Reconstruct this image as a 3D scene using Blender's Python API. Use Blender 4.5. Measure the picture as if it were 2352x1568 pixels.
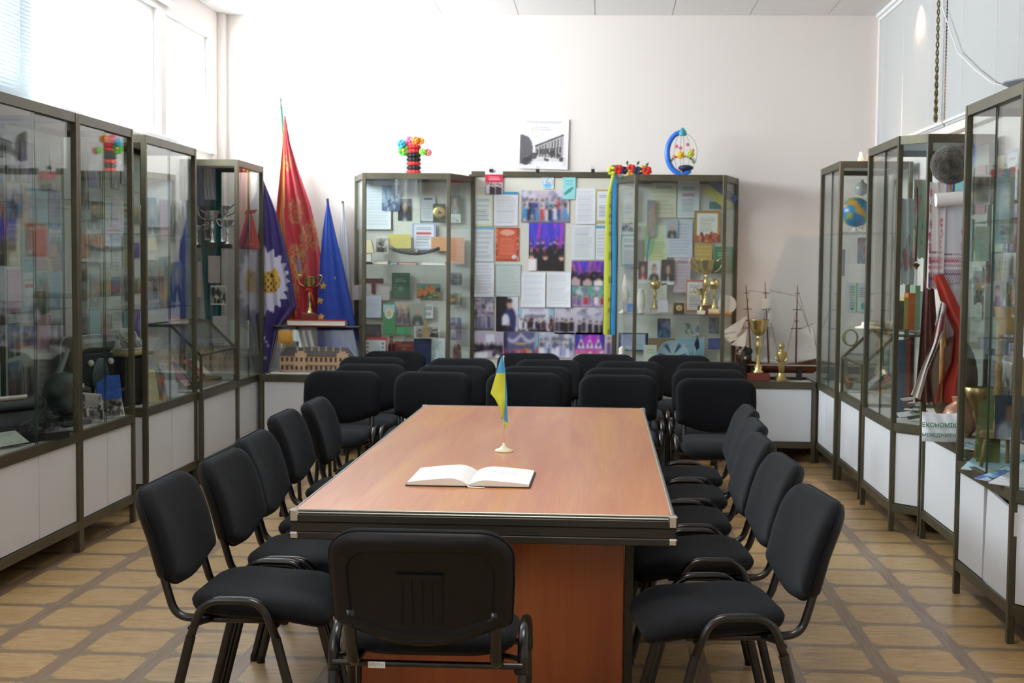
import bpy, math, random
import numpy as np
from mathutils import Vector, Matrix
S = bpy.context.scene
for o in list(bpy.data.objects): bpy.data.objects.remove(o)
PI = math.pi
# ---------------------------------------------------------------- camera
F, CX, CY, VX, VY, RO, EYE = 3100., 1230., 784., 1383., 606., 0.010, 1.5
_d = Vector(((VX-CX)/F, (VY-CY)/F, 1.)); _u = Vector((RO, -1, _d.y-RO*_d.x))
_d.normalize(); _u.normalize(); _x = (-_u).cross(_d); _x.normalize()
W2C = Matrix((_x, _d, _u))                     # rows: world axes seen in the camera frame (x right, y down, z ahead)
cam = bpy.data.objects.new('camera', bpy.data.cameras.new('camera')); S.collection.objects.link(cam); S.camera = cam
cam.data.sensor_width = 36; cam.data.lens = F/2352*36; cam.data.shift_x = (1176-CX)/2352
m3 = Matrix([[W2C[i][0], -W2C[i][1], -W2C[i][2]] for i in range(3)])
cam.matrix_world = Matrix.Translation((0, 0, EYE)) @ m3.to_4x4()
cam.data.dof.use_dof = True; cam.data.dof.focus_distance = 4.8; cam.data.dof.aperture_fstop = 6.3
cam.data.clip_start = .05
def at(px, py, Y):                              # a point of the upright plane at depth Y
    r = W2C @ Vector(((px-CX)/F, (py-CY)/F, 1.)); t = Y/r.y
    return Vector((r.x*t, Y, EYE+r.z*t))
def atX(px, py, X):
    r = W2C @ Vector(((px-CX)/F, (py-CY)/F, 1.)); t = X/r.x
    return Vector((X, r.y*t, EYE+r.z*t))
def atZ(px, py, Z):
    r = W2C @ Vector(((px-CX)/F, (py-CY)/F, 1.)); t = (Z-EYE)/r.z
    return Vector((r.x*t, r.y*t, Z))
# ---------------------------------------------------------------- world, daylight, exposure
w = bpy.data.worlds.new('world'); S.world = w; w.use_nodes = True
bg = w.node_tree.nodes['Background']; bg.inputs[0].default_value = (.80, .90, 1, 1); bg.inputs[1].default_value = 6.0
S.view_settings.view_transform = 'Standard'; S.view_settings.look = 'None'
S.view_settings.exposure = 0.2; S.view_settings.gamma = 1; S.view_settings.use_curve_mapping = False
S.cycles.max_bounces = 10; S.cycles.diffuse_bounces = 4; S.cycles.glossy_bounces = 4
S.cycles.transparent_max_bounces = 40; S.cycles.transmission_bounces = 8
S.cycles.caustics_reflective = False; S.cycles.caustics_refractive = False
S.cycles.sample_clamp_indirect = 4
XL, XR, YB, YF, ZC = -3.08, 2.19, 10.8, -2.6, 3.46     # the room
WZ0, WZ1, WY1 = 2.36, 3.24, 9.33                        # clerestory window band of the left wall
def arealight(name, loc, rot, sx, sy, power, col, spread=PI):
    l = bpy.data.lights.new(name, 'AREA'); l.shape = 'RECTANGLE'; l.size = sx; l.size_y = sy; l.energy = power; l.color = col; l.spread = spread
    o = bpy.data.objects.new(name, l); o.location = loc; o.rotation_euler = rot; S.collection.objects.link(o); return o
# overcast daylight standing outside the left windows (over the blind-free and the blinded part)
arealight('daylight', (XL-.35, 8.8, 2.85), (0, -PI/2, 0), 1.2, 4.0, 470, (.92, .96, 1))
arealight('daylight', (XL-.35, 2.2, 2.85), (0, -PI/2, 0), 1.2, 8.0, 420, (.92, .96, 1))
# fill light added under the ceiling to brighten the room, out of view
for yy in (3.6,):
    arealight('fill_light', (-.4, yy, ZC-.07), (0, 0, 0), 1.1, 1.1, 42, (1, .92, .84))

# ---------------------------------------------------------------- materials
def lin(c):
    return tuple((x/12.92 if x <= .04045 else ((x+.055)/1.055)**2.4) for x in c[:3])
def hexc(h): return tuple(int(h[i:i+2], 16)/255 for i in (0, 2, 4))
def mat(name, col, rough=.6, metal=0, spec=.5, coat=0, sheen=0, emit=None, est=0, srgb=True, coatr=.1):
    m = bpy.data.materials.new(name); m.use_nodes = True; b = m.node_tree.nodes['Principled BSDF']
    c = hexc(col) if isinstance(col, str) else col
    c = lin(c) if srgb else c
    b.inputs['Base Color'].default_value = (*c, 1); b.inputs['Roughness'].default_value = rough
    b.inputs['Metallic'].default_value = metal; b.inputs['Specular IOR Level'].default_value = spec
    b.inputs['Coat Weight'].default_value = coat; b.inputs['Coat Roughness'].default_value = coatr
    b.inputs['Sheen Weight'].default_value = sheen
    if emit: b.inputs['Emission Color'].default_value = (*emit, 1); b.inputs['Emission Strength'].default_value = est
    return m
def nodes(m): return m.node_tree.nodes, m.node_tree.links, m.node_tree.nodes['Principled BSDF']
def bump(m, scale, strength, dist=.01, detail=3):
    n, l, b = nodes(m); t = n.new('ShaderNodeTexCoord'); x = n.new('ShaderNodeTexNoise'); x.inputs['Scale'].default_value = scale; x.inputs['Detail'].default_value = detail
    bp = n.new('ShaderNodeBump'); bp.inputs['Strength'].default_value = strength; bp.inputs['Distance'].default_value = dist
    l.new(t.outputs['Object'], x.inputs['Vector']); l.new(x.outputs['Fac'], bp.inputs['Height']); l.new(bp.outputs[0], b.inputs['Normal'])
    return m
def vary(m, c1, c2, scale=3, lo=.35, hi=.65, detail=4, stretch=(1, 1, 1)):
    n, l, b = nodes(m); t = n.new('ShaderNodeTexCoord'); mp = n.new('ShaderNodeMapping'); mp.inputs['Scale'].default_value = stretch
    x = n.new('ShaderNodeTexNoise'); x.inputs['Scale'].default_value = scale; x.inputs['Detail'].default_value = detail
    r = n.new('ShaderNodeValToRGB'); r.color_ramp.elements[0].position = lo; r.color_ramp.elements[1].position = hi
    r.color_ramp.elements[0].color = (*lin(hexc(c1)), 1); r.color_ramp.elements[1].color = (*lin(hexc(c2)), 1)
    l.new(t.outputs['Object'], mp.inputs[0]); l.new(mp.outputs[0], x.inputs['Vector']); l.new(x.outputs['Fac'], r.inputs[0]); l.new(r.outputs[0], b.inputs['Base Color'])
    return m
M = {}
M['wall'] = bump(mat('painted_plaster', 'e8dfda', .85), 40, .04)
M['ceiling'] = mat('ceiling_board', 'ece9e8', .9)
M['white'] = mat('white_paint', 'e9e9ea', .55)
M['door'] = vary(mat('white_laminate', 'd9dce0', .45), 'd4d7dc', 'dddfe3', 1.2)
M['bronze'] = vary(mat('bronze_anodised_aluminium', '5a553f', .42, .55), '524e40', '5e5947', 6)
M['bronzed'] = mat('dark_bronze_edge', '2f2c24', .45, .4)
M['silver'] = mat('brushed_aluminium', '8f928c', .4, .8)
M['backboard'] = mat('pale_backboard', 'c9cbc3', .8)
M['tube'] = mat('black_gloss_steel_tube', '0a0b0d', .3, .0, .45, coat=.25)
M['plastic'] = bump(mat('black_ribbed_plastic', '0b0b0c', .5, spec=.3), 300, .06, .002)
M['fabric'] = bump(mat('black_woven_upholstery', '0b0d11', .93, spec=.25, sheen=.05), 700, .25, .002, 2)
_n, _l, _b = nodes(M['fabric']); _b.inputs['Sheen Roughness'].default_value = .5; _b.inputs['Sheen Tint'].default_value = (.55, .68, .8, 1)
M['gold'] = mat('polished_gold_metal', 'cfba80', .25, .9)
M['brass'] = mat('aged_brass', 'b09a62', .35, .8)
M['chrome'] = mat('bright_plated_metal', 'cfd2d2', .15, .95)
M['paper'] = mat('white_paper', 'eeeeec', .8)
M['pages'] = mat('book_page_block', 'e4e1d6', .85)
M['black'] = mat('black_paint', '101114', .5)
M['darkgrey'] = mat('dark_grey_paint', '3a3f42', .5)
M['redwood'] = mat('red_lacquered_wood', '6e2a1f', .3, coat=.4)
M['mahogany'] = vary(mat('varnished_brown_wood', '5e2f1c', .35, coat=.3), '4d2414', '7a4127', 9, stretch=(1, 6, 6))
M['palewood'] = vary(mat('turned_pale_wood', 'a5854f', .5), '94753f', 'b39560', 12)
M['canvas'] = mat('off_white_canvas', 'ddd8cf', .9)
M['rope'] = mat('twisted_ochre_rope', '6f6238', .8)
M['cream'] = mat('cream_plastic', 'ecebcf', .35)
M['clay'] = vary(mat('glazed_clay', '9a6a4c', .3), '8c5c40', 'aa7a5a', 5)
M['red'] = mat('red_cloth', 'b5331f', .8)
M['green'] = mat('green_paint', '2f6a4c', .5)
M['fur'] = bump(vary(mat('dark_fur', '3a3932', 1, sheen=.4), '2a2922', '5c5a50', 30), 120, .8, .02)
M['bluepl'] = mat('blue_foil', '2d6fd6', .35)
def glassmat(name, tint, extra=0.):
    m = bpy.data.materials.new(name); m.use_nodes = True; n = m.node_tree.nodes; l = m.node_tree.links; n.clear()
    o = n.new('ShaderNodeOutputMaterial'); mx = n.new('ShaderNodeMixShader'); tr = n.new('ShaderNodeBsdfTransparent'); gl = n.new('ShaderNodeBsdfGlossy')
    fr = n.new('ShaderNodeFresnel'); ge = n.new('ShaderNodeNewGeometry'); ma = n.new('ShaderNodeMath'); ma.operation = 'MULTIPLY_ADD'
    ma.inputs[1].default_value = -.8333; ma.inputs[2].default_value = 1.5
    tr.inputs[0].default_value = (*tint, 1); gl.inputs['Roughness'].default_value = .015
    l.new(ge.outputs['Backfacing'], ma.inputs[0]); l.new(ma.outputs[0], fr.inputs[0]); l.new(fr.outputs[0], mx.inputs[0])
    l.new(tr.outputs[0], mx.inputs[1]); l.new(gl.outputs[0], mx.inputs[2]); l.new(mx.outputs[0], o.inputs[0]); return m
M['glass'] = glassmat('clear_pane_glass', (.955, .975, .968))
M['glassedge'] = mat('green_glass_edge', '2c4a42', .3)
# printed / painted matter: its own colours sit in a colour attribute (albedo of the print)
def printmat(name, rough, coat=0, sheen=0, bumpy=None):
    m = mat(name, 'ffffff', rough, coat=coat, sheen=sheen); n, l, b = nodes(m)
    a = n.new('ShaderNodeAttribute'); a.attribute_name = 'ink'; l.new(a.outputs['Color'], b.inputs['Base Color'])
    if bumpy: bump(m, *bumpy)
    return m
M['print'] = printmat('printed_paper', .6)
M['gloss'] = printmat('glossy_photo_print', .35, .2)
M['cloth'] = printmat('woven_flag_cloth', .8, sheen=.15)
M['satin'] = printmat('satin_velvet_cloth', .6, sheen=.3)
# wood laminate of the table: long wavy grain along the table
def wood(name, cols, coat=.2, ax=1, rough=.35):
    m = mat(name, 'b06a3e', rough, coat=coat, coatr=.12); n, l, b = nodes(m)
    t = n.new('ShaderNodeTexCoord'); mp = n.new('ShaderNodeMapping'); sc = [6, 6, 6]; sc[ax] = .55; mp.inputs['Scale'].default_value = sc
    x = n.new('ShaderNodeTexNoise'); x.inputs['Scale'].default_value = 1.1; x.inputs['Detail'].default_value = 3; x.inputs['Distortion'].default_value = .8
    r = n.new('ShaderNodeValToRGB'); r.color_ramp.elements[0].position = .25; r.color_ramp.elements[1].position = .75
    r.color_ramp.elements[0].color = (*lin(hexc(cols[0])), 1); r.color_ramp.elements[1].color = (*lin(hexc(cols[2])), 1)
    e = r.color_ramp.elements.new(.5); e.color = (*lin(hexc(cols[1])), 1)
    f = n.new('ShaderNodeMapping'); sf = [160, 160, 160]; sf[ax] = 3; f.inputs['Scale'].default_value = sf
    y = n.new('ShaderNodeTexNoise'); y.inputs['Scale'].default_value = 1; y.inputs['Detail'].default_value = 2
    mx = n.new('ShaderNodeMixRGB'); mx.blend_type = 'OVERLAY'; mx.inputs[0].default_value = .16
    l.new(t.outputs['Object'], mp.inputs[0]); l.new(mp.outputs[0], x.inputs['Vector']); l.new(x.outputs['Fac'], r.inputs[0])
    l.new(t.outputs['Object'], f.inputs[0]); l.new(f.outputs[0], y.inputs['Vector']); l.new(r.outputs[0], mx.inputs[1]); l.new(y.outputs['Fac'], mx.inputs[2])
    l.new(mx.outputs[0], b.inputs['Base Color']); return m
M['tabletop'] = wood('alder_laminate_top', ('ae683f', 'be7a4e', 'c48a46'))
M['tableside'] = wood('alder_laminate_panel', ('8a4018', '9b4d20', 'a85c2a'), .25, 2)
# floor: patterned linoleum, pale burr squares in a brown strap grid aligned with the room
def floormat():
    m = mat('parquet_pattern_linoleum', 'a08050', .38, coat=.25, coatr=.25); n, l, b = nodes(m)
    def math_(op, a, bb=None, c=None):
        k = n.new('ShaderNodeMath'); k.operation = op
        for i, v in enumerate((a, bb, c)):
            if v is None: continue
            if isinstance(v, (int, float)): k.inputs[i].default_value = v
            else: l.new(v, k.inputs[i])
        return k.outputs[0]
    t = n.new('ShaderNodeTexCoord'); sp = n.new('ShaderNodeSeparateXYZ')
    wob = n.new('ShaderNodeTexNoise'); wob.inputs['Scale'].default_value = 60; wob.inputs['Detail'].default_value = 2
    l.new(t.outputs['Object'], sp.inputs[0]); l.new(t.outputs['Object'], wob.inputs['Vector'])
    wv = math_('MULTIPLY_ADD', wob.outputs['Fac'], .012, -.006)
    P = .3405
    def cell(sock, off): # distance from strap centre, 0..P/2
        q = math_('ADD', sock, off); q = math_('ADD', q, wv); f = math_('PINGPONG', q, P/2); return f
    fx = cell(sp.outputs[0], -1.066+P*20); fy = cell(sp.outputs[1], -4.98+P*40)
    inx = math_('GREATER_THAN', fx, .031); iny = math_('GREATER_THAN', fy, .023)
    # stepped corner: the pale square loses its corners
    s = math_('ADD', fx, fy); step = math_('SNAP', s, .012); cor = math_('GREATER_THAN', step, .088)
    pale = math_('MULTIPLY', math_('MULTIPLY', inx, iny), cor)
    near = math_('MULTIPLY', math_('LESS_THAN', fx, .05), 1)
    def ramp(sx, sy, c1, c2, c3, scale=1., dist=1.):
        mp = n.new('ShaderNodeMapping'); mp.inputs['Scale'].default_value = (sx, sy, 1)
        x = n.new('ShaderNodeTexNoise'); x.inputs['Scale'].default_value = scale; x.inputs['Detail'].default_value = 5; x.inputs['Distortion'].default_value = dist
        r = n.new('ShaderNodeValToRGB'); r.color_ramp.elements[0].position = .3; r.color_ramp.elements[1].position = .7
        r.color_ramp.elements[0].color = (*lin(hexc(c1)), 1); r.color_ramp.elements[1].color = (*lin(hexc(c3)), 1); e = r.color_ramp.elements.new(.5); e.color = (*lin(hexc(c2)), 1)
        l.new(t.outputs['Object'], mp.inputs[0]); l.new(mp.outputs[0], x.inputs['Vector']); l.new(x.outputs['Fac'], r.inputs[0]); return r.outputs[0]
    burr = ramp(5, 18, 'a98654', 'b89866', 'c3a678', 1.5, 1.6)
    sy_ = ramp(60, 3, '75604c', '8a705a', '957e6a'); sx_ = ramp(3, 60, '78634c', '88725a', '948068')
    corner = ramp(40, 40, '7a6a4c', '8a7c5c', 'b0a080', 1, 0)
    m1 = n.new('ShaderNodeMixRGB'); l.new(inx, m1.inputs[0]); l.new(sy_, m1.inputs[1]); l.new(sx_, m1.inputs[2])
    both = math_('MULTIPLY', inx, iny); m2 = n.new('ShaderNodeMixRGB'); l.new(both, m2.inputs[0]); l.new(m1.outputs[0], m2.inputs[1]); l.new(corner, m2.inputs[2])
    m3_ = n.new('ShaderNodeMixRGB'); l.new(pale, m3_.inputs[0]); l.new(m2.outputs[0], m3_.inputs[1]); l.new(burr, m3_.inputs[2])
    l.new(m3_.outputs[0], b.inputs['Base Color'])
    bp = n.new('ShaderNodeBump'); bp.inputs['Strength'].default_value = .25; bp.inputs['Distance'].default_value = .01
    mw = n.new('ShaderNodeMapping'); mw.inputs['Scale'].default_value = (.8, 5, 1); nw = n.new('ShaderNodeTexNoise'); nw.inputs['Scale'].default_value = 1.5; nw.inputs['Detail'].default_value = 1
    l.new(t.outputs['Object'], mw.inputs[0]); l.new(mw.outputs[0], nw.inputs['Vector']); l.new(nw.outputs['Fac'], bp.inputs['Height']); l.new(bp.outputs[0], b.inputs['Normal']); l.new(bp.outputs[0], b.inputs['Coat Normal'])
    return m
M['floor'] = floormat()

# ---------------------------------------------------------------- mesh helpers
class MB:
    def __init__(s): s.v = []; s.f = []; s.mi = []; s.c = None
    def add(s, vs, fs, mi=0):
        k = len(s.v); s.v += [tuple(v) for v in vs]; s.f += [tuple(i+k for i in f) for f in fs]; s.mi += [mi]*len(fs); return s
    def box(s, x0, x1, y0, y1, z0, z1, mi=0):
        return s.add([(x0,y0,z0),(x1,y0,z0),(x1,y1,z0),(x0,y1,z0),(x0,y0,z1),(x1,y0,z1),(x1,y1,z1),(x0,y1,z1)],
                     [(0,3,2,1),(4,5,6,7),(0,1,5,4),(1,2,6,5),(2,3,7,6),(3,0,4,7)], mi)
    def cbox(s, c, sz, mi=0): return s.box(c[0]-sz[0]/2, c[0]+sz[0]/2, c[1]-sz[1]/2, c[1]+sz[1]/2, c[2]-sz[2]/2, c[2]+sz[2]/2, mi)
    def rbox(s, x0, x1, y0, y1, z0, z1, b=.003, mi=0):       # box with chamfered edges
        vs = []; xs = (x0, x1); ys = (y0, y1); zs = (z0, z1)
        for i in (0, 1):
            for j in (0, 1):
                for k in (0, 1):
                    sx, sy, sz = (1-2*i), (1-2*j), (1-2*k); X, Y, Z = xs[i], ys[j], zs[k]
                    vs += [(X, Y+sy*b, Z+sz*b), (X+sx*b, Y, Z+sz*b), (X+sx*b, Y+sy*b, Z)]
        def V(i, j, k, a): return ((i*2+j)*2+k)*3+a
        fs = []
        for i in (0, 1): fs.append([V(i,0,0,0), V(i,1,0,0), V(i,1,1,0), V(i,0,1,0)])
        for j in (0, 1): fs.append([V(0,j,0,1), V(1,j,0,1), V(1,j,1,1), V(0,j,1,1)])
        for k in (0, 1): fs.append([V(0,0,k,2), V(1,0,k,2), V(1,1,k,2), V(0,1,k,2)])
        for j in (0, 1):
            for k in (0, 1): fs.append([V(0,j,k,1), V(1,j,k,1), V(1,j,k,2), V(0,j,k,2)])
        for i in (0, 1):
            for k in (0, 1): fs.append([V(i,0,k,0), V(i,1,k,0), V(i,1,k,2), V(i,0,k,2)])
        for i in (0, 1):
            for j in (0, 1): fs.append([V(i,j,0,0), V(i,j,1,0), V(i,j,1,1), V(i,j,0,1)])
        for i in (0, 1):
            for j in (0, 1):
                for k in (0, 1): fs.append([V(i,j,k,0), V(i,j,k,1), V(i,j,k,2)])
        return s.add(vs, fs, mi)
    def bar(s, p, q, a=.02, b=.02, up=(0, 0, 1), mi=0):      # square bar from p to q
        p = Vector(p); q = Vector(q); d = (q-p).normalized(); u = Vector(up)
        if abs(d.dot(u)) > .98: u = Vector((0, 1, 0))
        r = d.cross(u).normalized(); u = r.cross(d).normalized()
        vs = []
        for e in (p, q):
            for sx, sy in ((-1,-1),(1,-1),(1,1),(-1,1)): vs.append(e+r*(sx*a/2)+u*(sy*b/2))
        return s.add(vs, [(0,3,2,1),(4,5,6,7),(0,1,5,4),(1,2,6,5),(2,3,7,6),(3,0,4,7)], mi)
    def tube(s, pts, r, n=8, caps=True, flat=1., mi=0, up=(0, 0, 1)):
        pts = [Vector(p) for p in pts]; k = len(pts); R = r if isinstance(r, (list, tuple)) else [r]*k
        vs = []; u = None
        for i in range(k):
            d = (pts[min(i+1, k-1)]-pts[max(i-1, 0)]).normalized()
            if u is None:
                u = Vector(up)
                if abs(u.dot(d)) > .95: u = Vector((1, 0, 0))
            sd = d.cross(u).normalized(); u = sd.cross(d).normalized()
            for j in range(n):
                a = 2*PI*j/n; vs.append(pts[i]+(sd*math.cos(a)*flat+u*math.sin(a))*R[i])
        fs = [(i*n+j, i*n+(j+1)%n, (i+1)*n+(j+1)%n, (i+1)*n+j) for i in range(k-1) for j in range(n)]
        if caps: fs += [tuple(range(n-1, -1, -1)), tuple((k-1)*n+j for j in range(n))]
        return s.add(vs, fs, mi)
    def lathe(s, prof, c=(0, 0, 0), n=24, sx=1, sy=1, mi=0, capb=True, capt=True):   # prof: (radius, z)
        vs = [(c[0]+r*math.cos(2*PI*j/n)*sx, c[1]+r*math.sin(2*PI*j/n)*sy, c[2]+z) for r, z in prof for j in range(n)]
        k = len(prof); fs = [(i*n+j, i*n+(j+1)%n, (i+1)*n+(j+1)%n, (i+1)*n+j) for i in range(k-1) for j in range(n)]
        if capb: fs.append(tuple(range(n-1, -1, -1)))
        if capt: fs.append(tuple((k-1)*n+j for j in range(n)))
        return s.add(vs, fs, mi)
    def ball(s, c, r, n=16, m=10, sx=1, sy=1, sz=1, mi=0):
        prof = [(r*math.sin(PI*i/m) if 0 < i < m else r*.01, -r*math.cos(PI*i/m)*sz) for i in range(m+1)]
        return s.lathe(prof, c, n, sx, sy, mi)
    def prism(s, poly, z0, z1, mi=0):
        n = len(poly); vs = [(x, y, z0) for x, y in poly]+[(x, y, z1) for x, y in poly]
        return s.add(vs, [tuple(range(n-1, -1, -1)), tuple(range(n, 2*n))]+[(i, (i+1)%n, (i+1)%n+n, i+n) for i in range(n)], mi)
    def xf(s, m, k=0):
        for i in range(k, len(s.v)): s.v[i] = tuple(m @ Vector(s.v[i]))
        return s
    def grid(s, nu, nv, fn, mi=0):
        vs = [fn(i/nu, j/nv) for j in range(nv+1) for i in range(nu+1)]
        return s.add(vs, [(j*(nu+1)+i, j*(nu+1)+i+1, (j+1)*(nu+1)+i+1, (j+1)*(nu+1)+i) for j in range(nv) for i in range(nu)], mi)
def mesh(name, mb, mats, smooth=False, cols=None):
    me = bpy.data.meshes.new(name); me.from_pydata(mb.v, [], mb.f); me.update()
    for m in (mats if isinstance(mats, (list, tuple)) else [mats]): me.materials.append(M[m] if isinstance(m, str) else m)
    if isinstance(mats, (list, tuple)) and len(mats) > 1: me.polygons.foreach_set('material_index', mb.mi)
    if smooth: me.polygons.foreach_set('use_smooth', [True]*len(me.polygons))
    if cols is not None:
        a = me.color_attributes.new('ink', 'FLOAT_COLOR', 'POINT'); c = np.ones((len(mb.v), 4), dtype=np.float32)
        cc = np.asarray(cols, dtype=np.float64); cc = np.where(cc <= .04045, cc/12.92, ((cc+.055)/1.055)**2.4); c[:, :3] = cc
        a.data.foreach_set('color', c.ravel())
    return me
def link(name, me, parent=None, loc=None, rz=None):
    o = bpy.data.objects.new(name, me); S.collection.objects.link(o)
    if parent: o.parent = parent
    if loc is not None: o.location = loc
    if rz is not None: o.rotation_euler = (0, 0, rz)
    return o
def obj(name, mb, mats, parent=None, smooth=False, cols=None, auto=None, loc=None, rz=None):
    me = mesh(name, mb, mats, smooth, cols); o = link(name, me, parent, loc, rz)
    if auto: me.polygons.foreach_set('use_smooth', [True]*len(me.polygons)); me.set_sharp_from_angle(angle=math.radians(auto))
    return o
def tag(o, label, cat, group=None, kind=None):
    o['label'] = label; o['category'] = cat
    if group: o['group'] = group
    if kind: o['kind'] = kind
    return o
def thing(name, label, cat, loc=(0, 0, 0), rz=0, group=None):
    o = bpy.data.objects.new(name, None); o.empty_display_size = .05; S.collection.objects.link(o); o.location = loc; o.rotation_euler = (0, 0, rz)
    return tag(o, label, cat, group)
def struct(name, mb, mats, auto=None, parent=None, label=None):
    o = obj(name, mb, mats, parent, auto=auto)
    if not parent: o['kind'] = 'structure'
    if label: o['label'] = label
    return o
KIDS = {}
def copy_tree(o, parent=None):
    kids = [c for c in bpy.data.objects if c.parent == o]
    c = o.copy(); S.collection.objects.link(c)
    if parent: c.parent = parent
    for k in kids: copy_tree(k, c)
    return c
def arc(c, r, a0, a1, n, plane='yz', x=0):
    out = []
    for i in range(n+1):
        a = math.radians(a0+(a1-a0)*i/n); out.append((x, c[0]+r*math.cos(a), c[1]+r*math.sin(a)))
    return out
# ================================================================ the room
mb = MB().box(XL-.3, XR+.3, YF-.2, YB+.2, -.1, 0); struct('floor', mb, 'floor')
# ceiling: boards with fine joints running the length of the room
T = .12
mb = MB(); xs = [-.08+.605*k for k in range(-6, 5)]; xs = [XL]+[x for x in xs if XL < x < XR]+[XR]
for a, b in zip(xs, xs[1:]):
    for c, d in ((YF, 4.0), (4.0, 10.22), (10.22, YB)): mb.box(a+.003, b-.003, c+.003, d-.003, ZC, ZC+.03)
mb.box(XL-T, XR+T, YF-T, YB+T, ZC+.012, ZC+.1); struct('ceiling', mb, 'ceiling')
struct('wall_back', MB().box(XL-T, XR+T, YB, YB+T, 0, ZC+.1), 'wall')
struct('wall_front', MB().box(XL-T, XR+T, YF-T, YF, 0, ZC+.1), 'wall')
struct('wall_right', MB().box(XR, XR+T, YF, YB, 0, ZC+.1), 'wall')
# left wall with four window openings in a high band
WIN = [(-2.2, 2.9), (3.15, 6.95), (7.05, WY1), (9.45, 10.55)]  # last opening added to brighten the far left corner
mb = MB().box(XL-T, XL, YF, YB, 0, WZ0).box(XL-T, XL, YF, YB, WZ1, ZC+.1)
ys = [YF]+[y for w_ in WIN for y in w_]+[YB]
for a, b in zip(ys[::2], ys[1::2]): mb.box(XL-T, XL, a, b, WZ0, WZ1)
struct('wall_left', mb, 'wall')
for k, (a, b) in enumerate(WIN):
    r = thing('window_%d' % (k+1), '', ''); del r['label']; del r['category']; r['kind'] = 'structure'
    m = MB(); t = .045
    m.box(XL-T, XL-.05, a, b, WZ0, WZ0+t).box(XL-T, XL-.05, a, b, WZ1-t, WZ1)
    for y in (a, b-t): m.box(XL-T, XL-.05, y, y+t, WZ0+t, WZ1-t)
    nm = max(1, round((b-a)/1.2))
    for i in range(1, nm): y = a+(b-a)*i/nm; m.box(XL-T, XL-.05, y-t/2, y+t/2, WZ0+t, WZ1-t)
    m.box(XL-T, XL-.06, a+t, b-t, WZ1-.26, WZ1-.23)
    obj('window_frame', m, 'white', r)
    obj('window_pane', MB().box(XL-.085, XL-.08, a+t, b-t, WZ0+t, WZ1-t), 'glass', r)
    obj('window_sill', MB().rbox(XL-.04, XL+.03, a-.04, b+.04, WZ0-.035, WZ0-.003), 'white', r)
# corner columns of the back wall
struct('trim_1', MB().rbox(XL, XL+.055, YB-.09, YB, 0, ZC), 'wall')
struct('trim_2', MB().rbox(XR-.06, XR, YB-.07, YB, 0, ZC), 'wall')
struct('trim_3', MB().rbox(1.0, XR-.06, YB-.025, YB, .72, .75).rbox(-3.02, -1.9, YB-.025, YB, .72, .75), 'wall')
struct('baseboard_back', MB().rbox(XL, XR, YB-.015, YB, 0, .08), 'mahogany')
struct('baseboard_right', MB().rbox(XR-.015, XR, YF, YB-.07, 0, .08), 'mahogany')
struct('baseboard_left', MB().rbox(XL, XL+.015, YF, YB-.09, 0, .08), 'mahogany')
struct('trim_4', MB().rbox(XR-.09, XR-.03, -1.5, YB-.08, ZC-.035, ZC-.004), 'white')       # blind track under the ceiling
struct('trim_5', MB().rbox(XR-.05, XR, -1.5, YB-.08, 2.33, 2.40), 'wall')                   # sill ledge of the right wall
struct('trim_6', MB().rbox(XL+.02, XL+.06, -1.5, 9.5, WZ1+.03, WZ1+.06), 'white')
# unseen plate made up to carry the added fill light
for k, yy in enumerate((3.6,)):
    r = thing('fill_lamp', 'square fill lamp panel, added unseen above the near end of the table', 'lamp', (-.4, yy, ZC))
    obj('housing', MB().rbox(-.58, .58, -.58, .58, -.06, -.001), 'white', r)
r = thing('spot_lamp', 'warm spot lamp at the ceiling beside the right blinds', 'lamp', (XR-.15, 9.35, ZC-.001))
obj('spot_can', MB().lathe([(.045, -.11), (.05, -.1), (.05, -.02), (.03, 0)], n=20, capb=False), 'white', r, auto=40)
l = bpy.data.lights.new('warm_bulb', 'SPOT'); l.energy = 110; l.color = (1, .62, .36); l.spot_size = math.radians(100); l.spot_blend = 1; l.shadow_soft_size = .03
lo = bpy.data.objects.new('warm_bulb', l); S.collection.objects.link(lo); lo.location = (XR-.15, 9.35, ZC-.12); lo.rotation_euler = (0, math.radians(8), 0)
M['slatL'] = mat('white_blind_slat', 'dfe9f2', .5); M['slatR'] = mat('grey_white_blind_slat', 'c3c4c4', .5)
def blind(label, X, sgn, y0, y1, z0, z1, m, cords, tilt, pitch=.0215):
    r = thing('venetian_blind', label, 'blind', (X, (y0+y1)/2, z1))
    b = MB(); n = int((z1-z0)/pitch); hy = (y1-y0)/2
    for i in range(n):
        z = -(i+.5)*pitch-.03; dx = .0125*math.cos(tilt); dz = .0125*math.sin(tilt)
        b.add([(-dx*sgn, -hy, z-dz), (-dx*sgn, hy, z-dz), (0, hy, z+.0012), (0, -hy, z+.0012), (dx*sgn, -hy, z+dz), (dx*sgn, hy, z+dz),
               (0, hy, z+.0003), (0, -hy, z+.0003)], [(0,1,2,3),(3,2,5,4),(0,7,6,1),(7,4,5,6)])
    o = obj('slats', b, m, r)
    obj('head_rail', MB().rbox(-.015, .015, -hy, hy, -.03, 0), 'white', r)
    obj('bottom_rail', MB().rbox(-.013, .013, -hy, hy, -(z1-z0)-.012, -(z1-z0)+.004), 'white', r)
    for y in cords:
        obj('ladder_cord', MB().tube([(-.014*sgn*-1, y-(y0+y1)/2, -.02), (.014*sgn, y-(y0+y1)/2, -(z1-z0))], .0015, 5), 'paper', r)
    return r
blind('white slatted blind over the bright left window, above the nearest left case', XL+.05, 1, 1.0, 7.07, 2.31, 3.28, 'slatL', (1.6, 2.6, 3.6, 4.6, 5.4, 6.2, 6.9), 1.0)
blind('grey white blind on the right wall nearest the far corner, lit by the warm spot', XR-.06, -1, 8.66, YB-.1, 2.41, ZC-.036, 'slatR', (9.0, 9.8, 10.5), 1.3)
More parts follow.
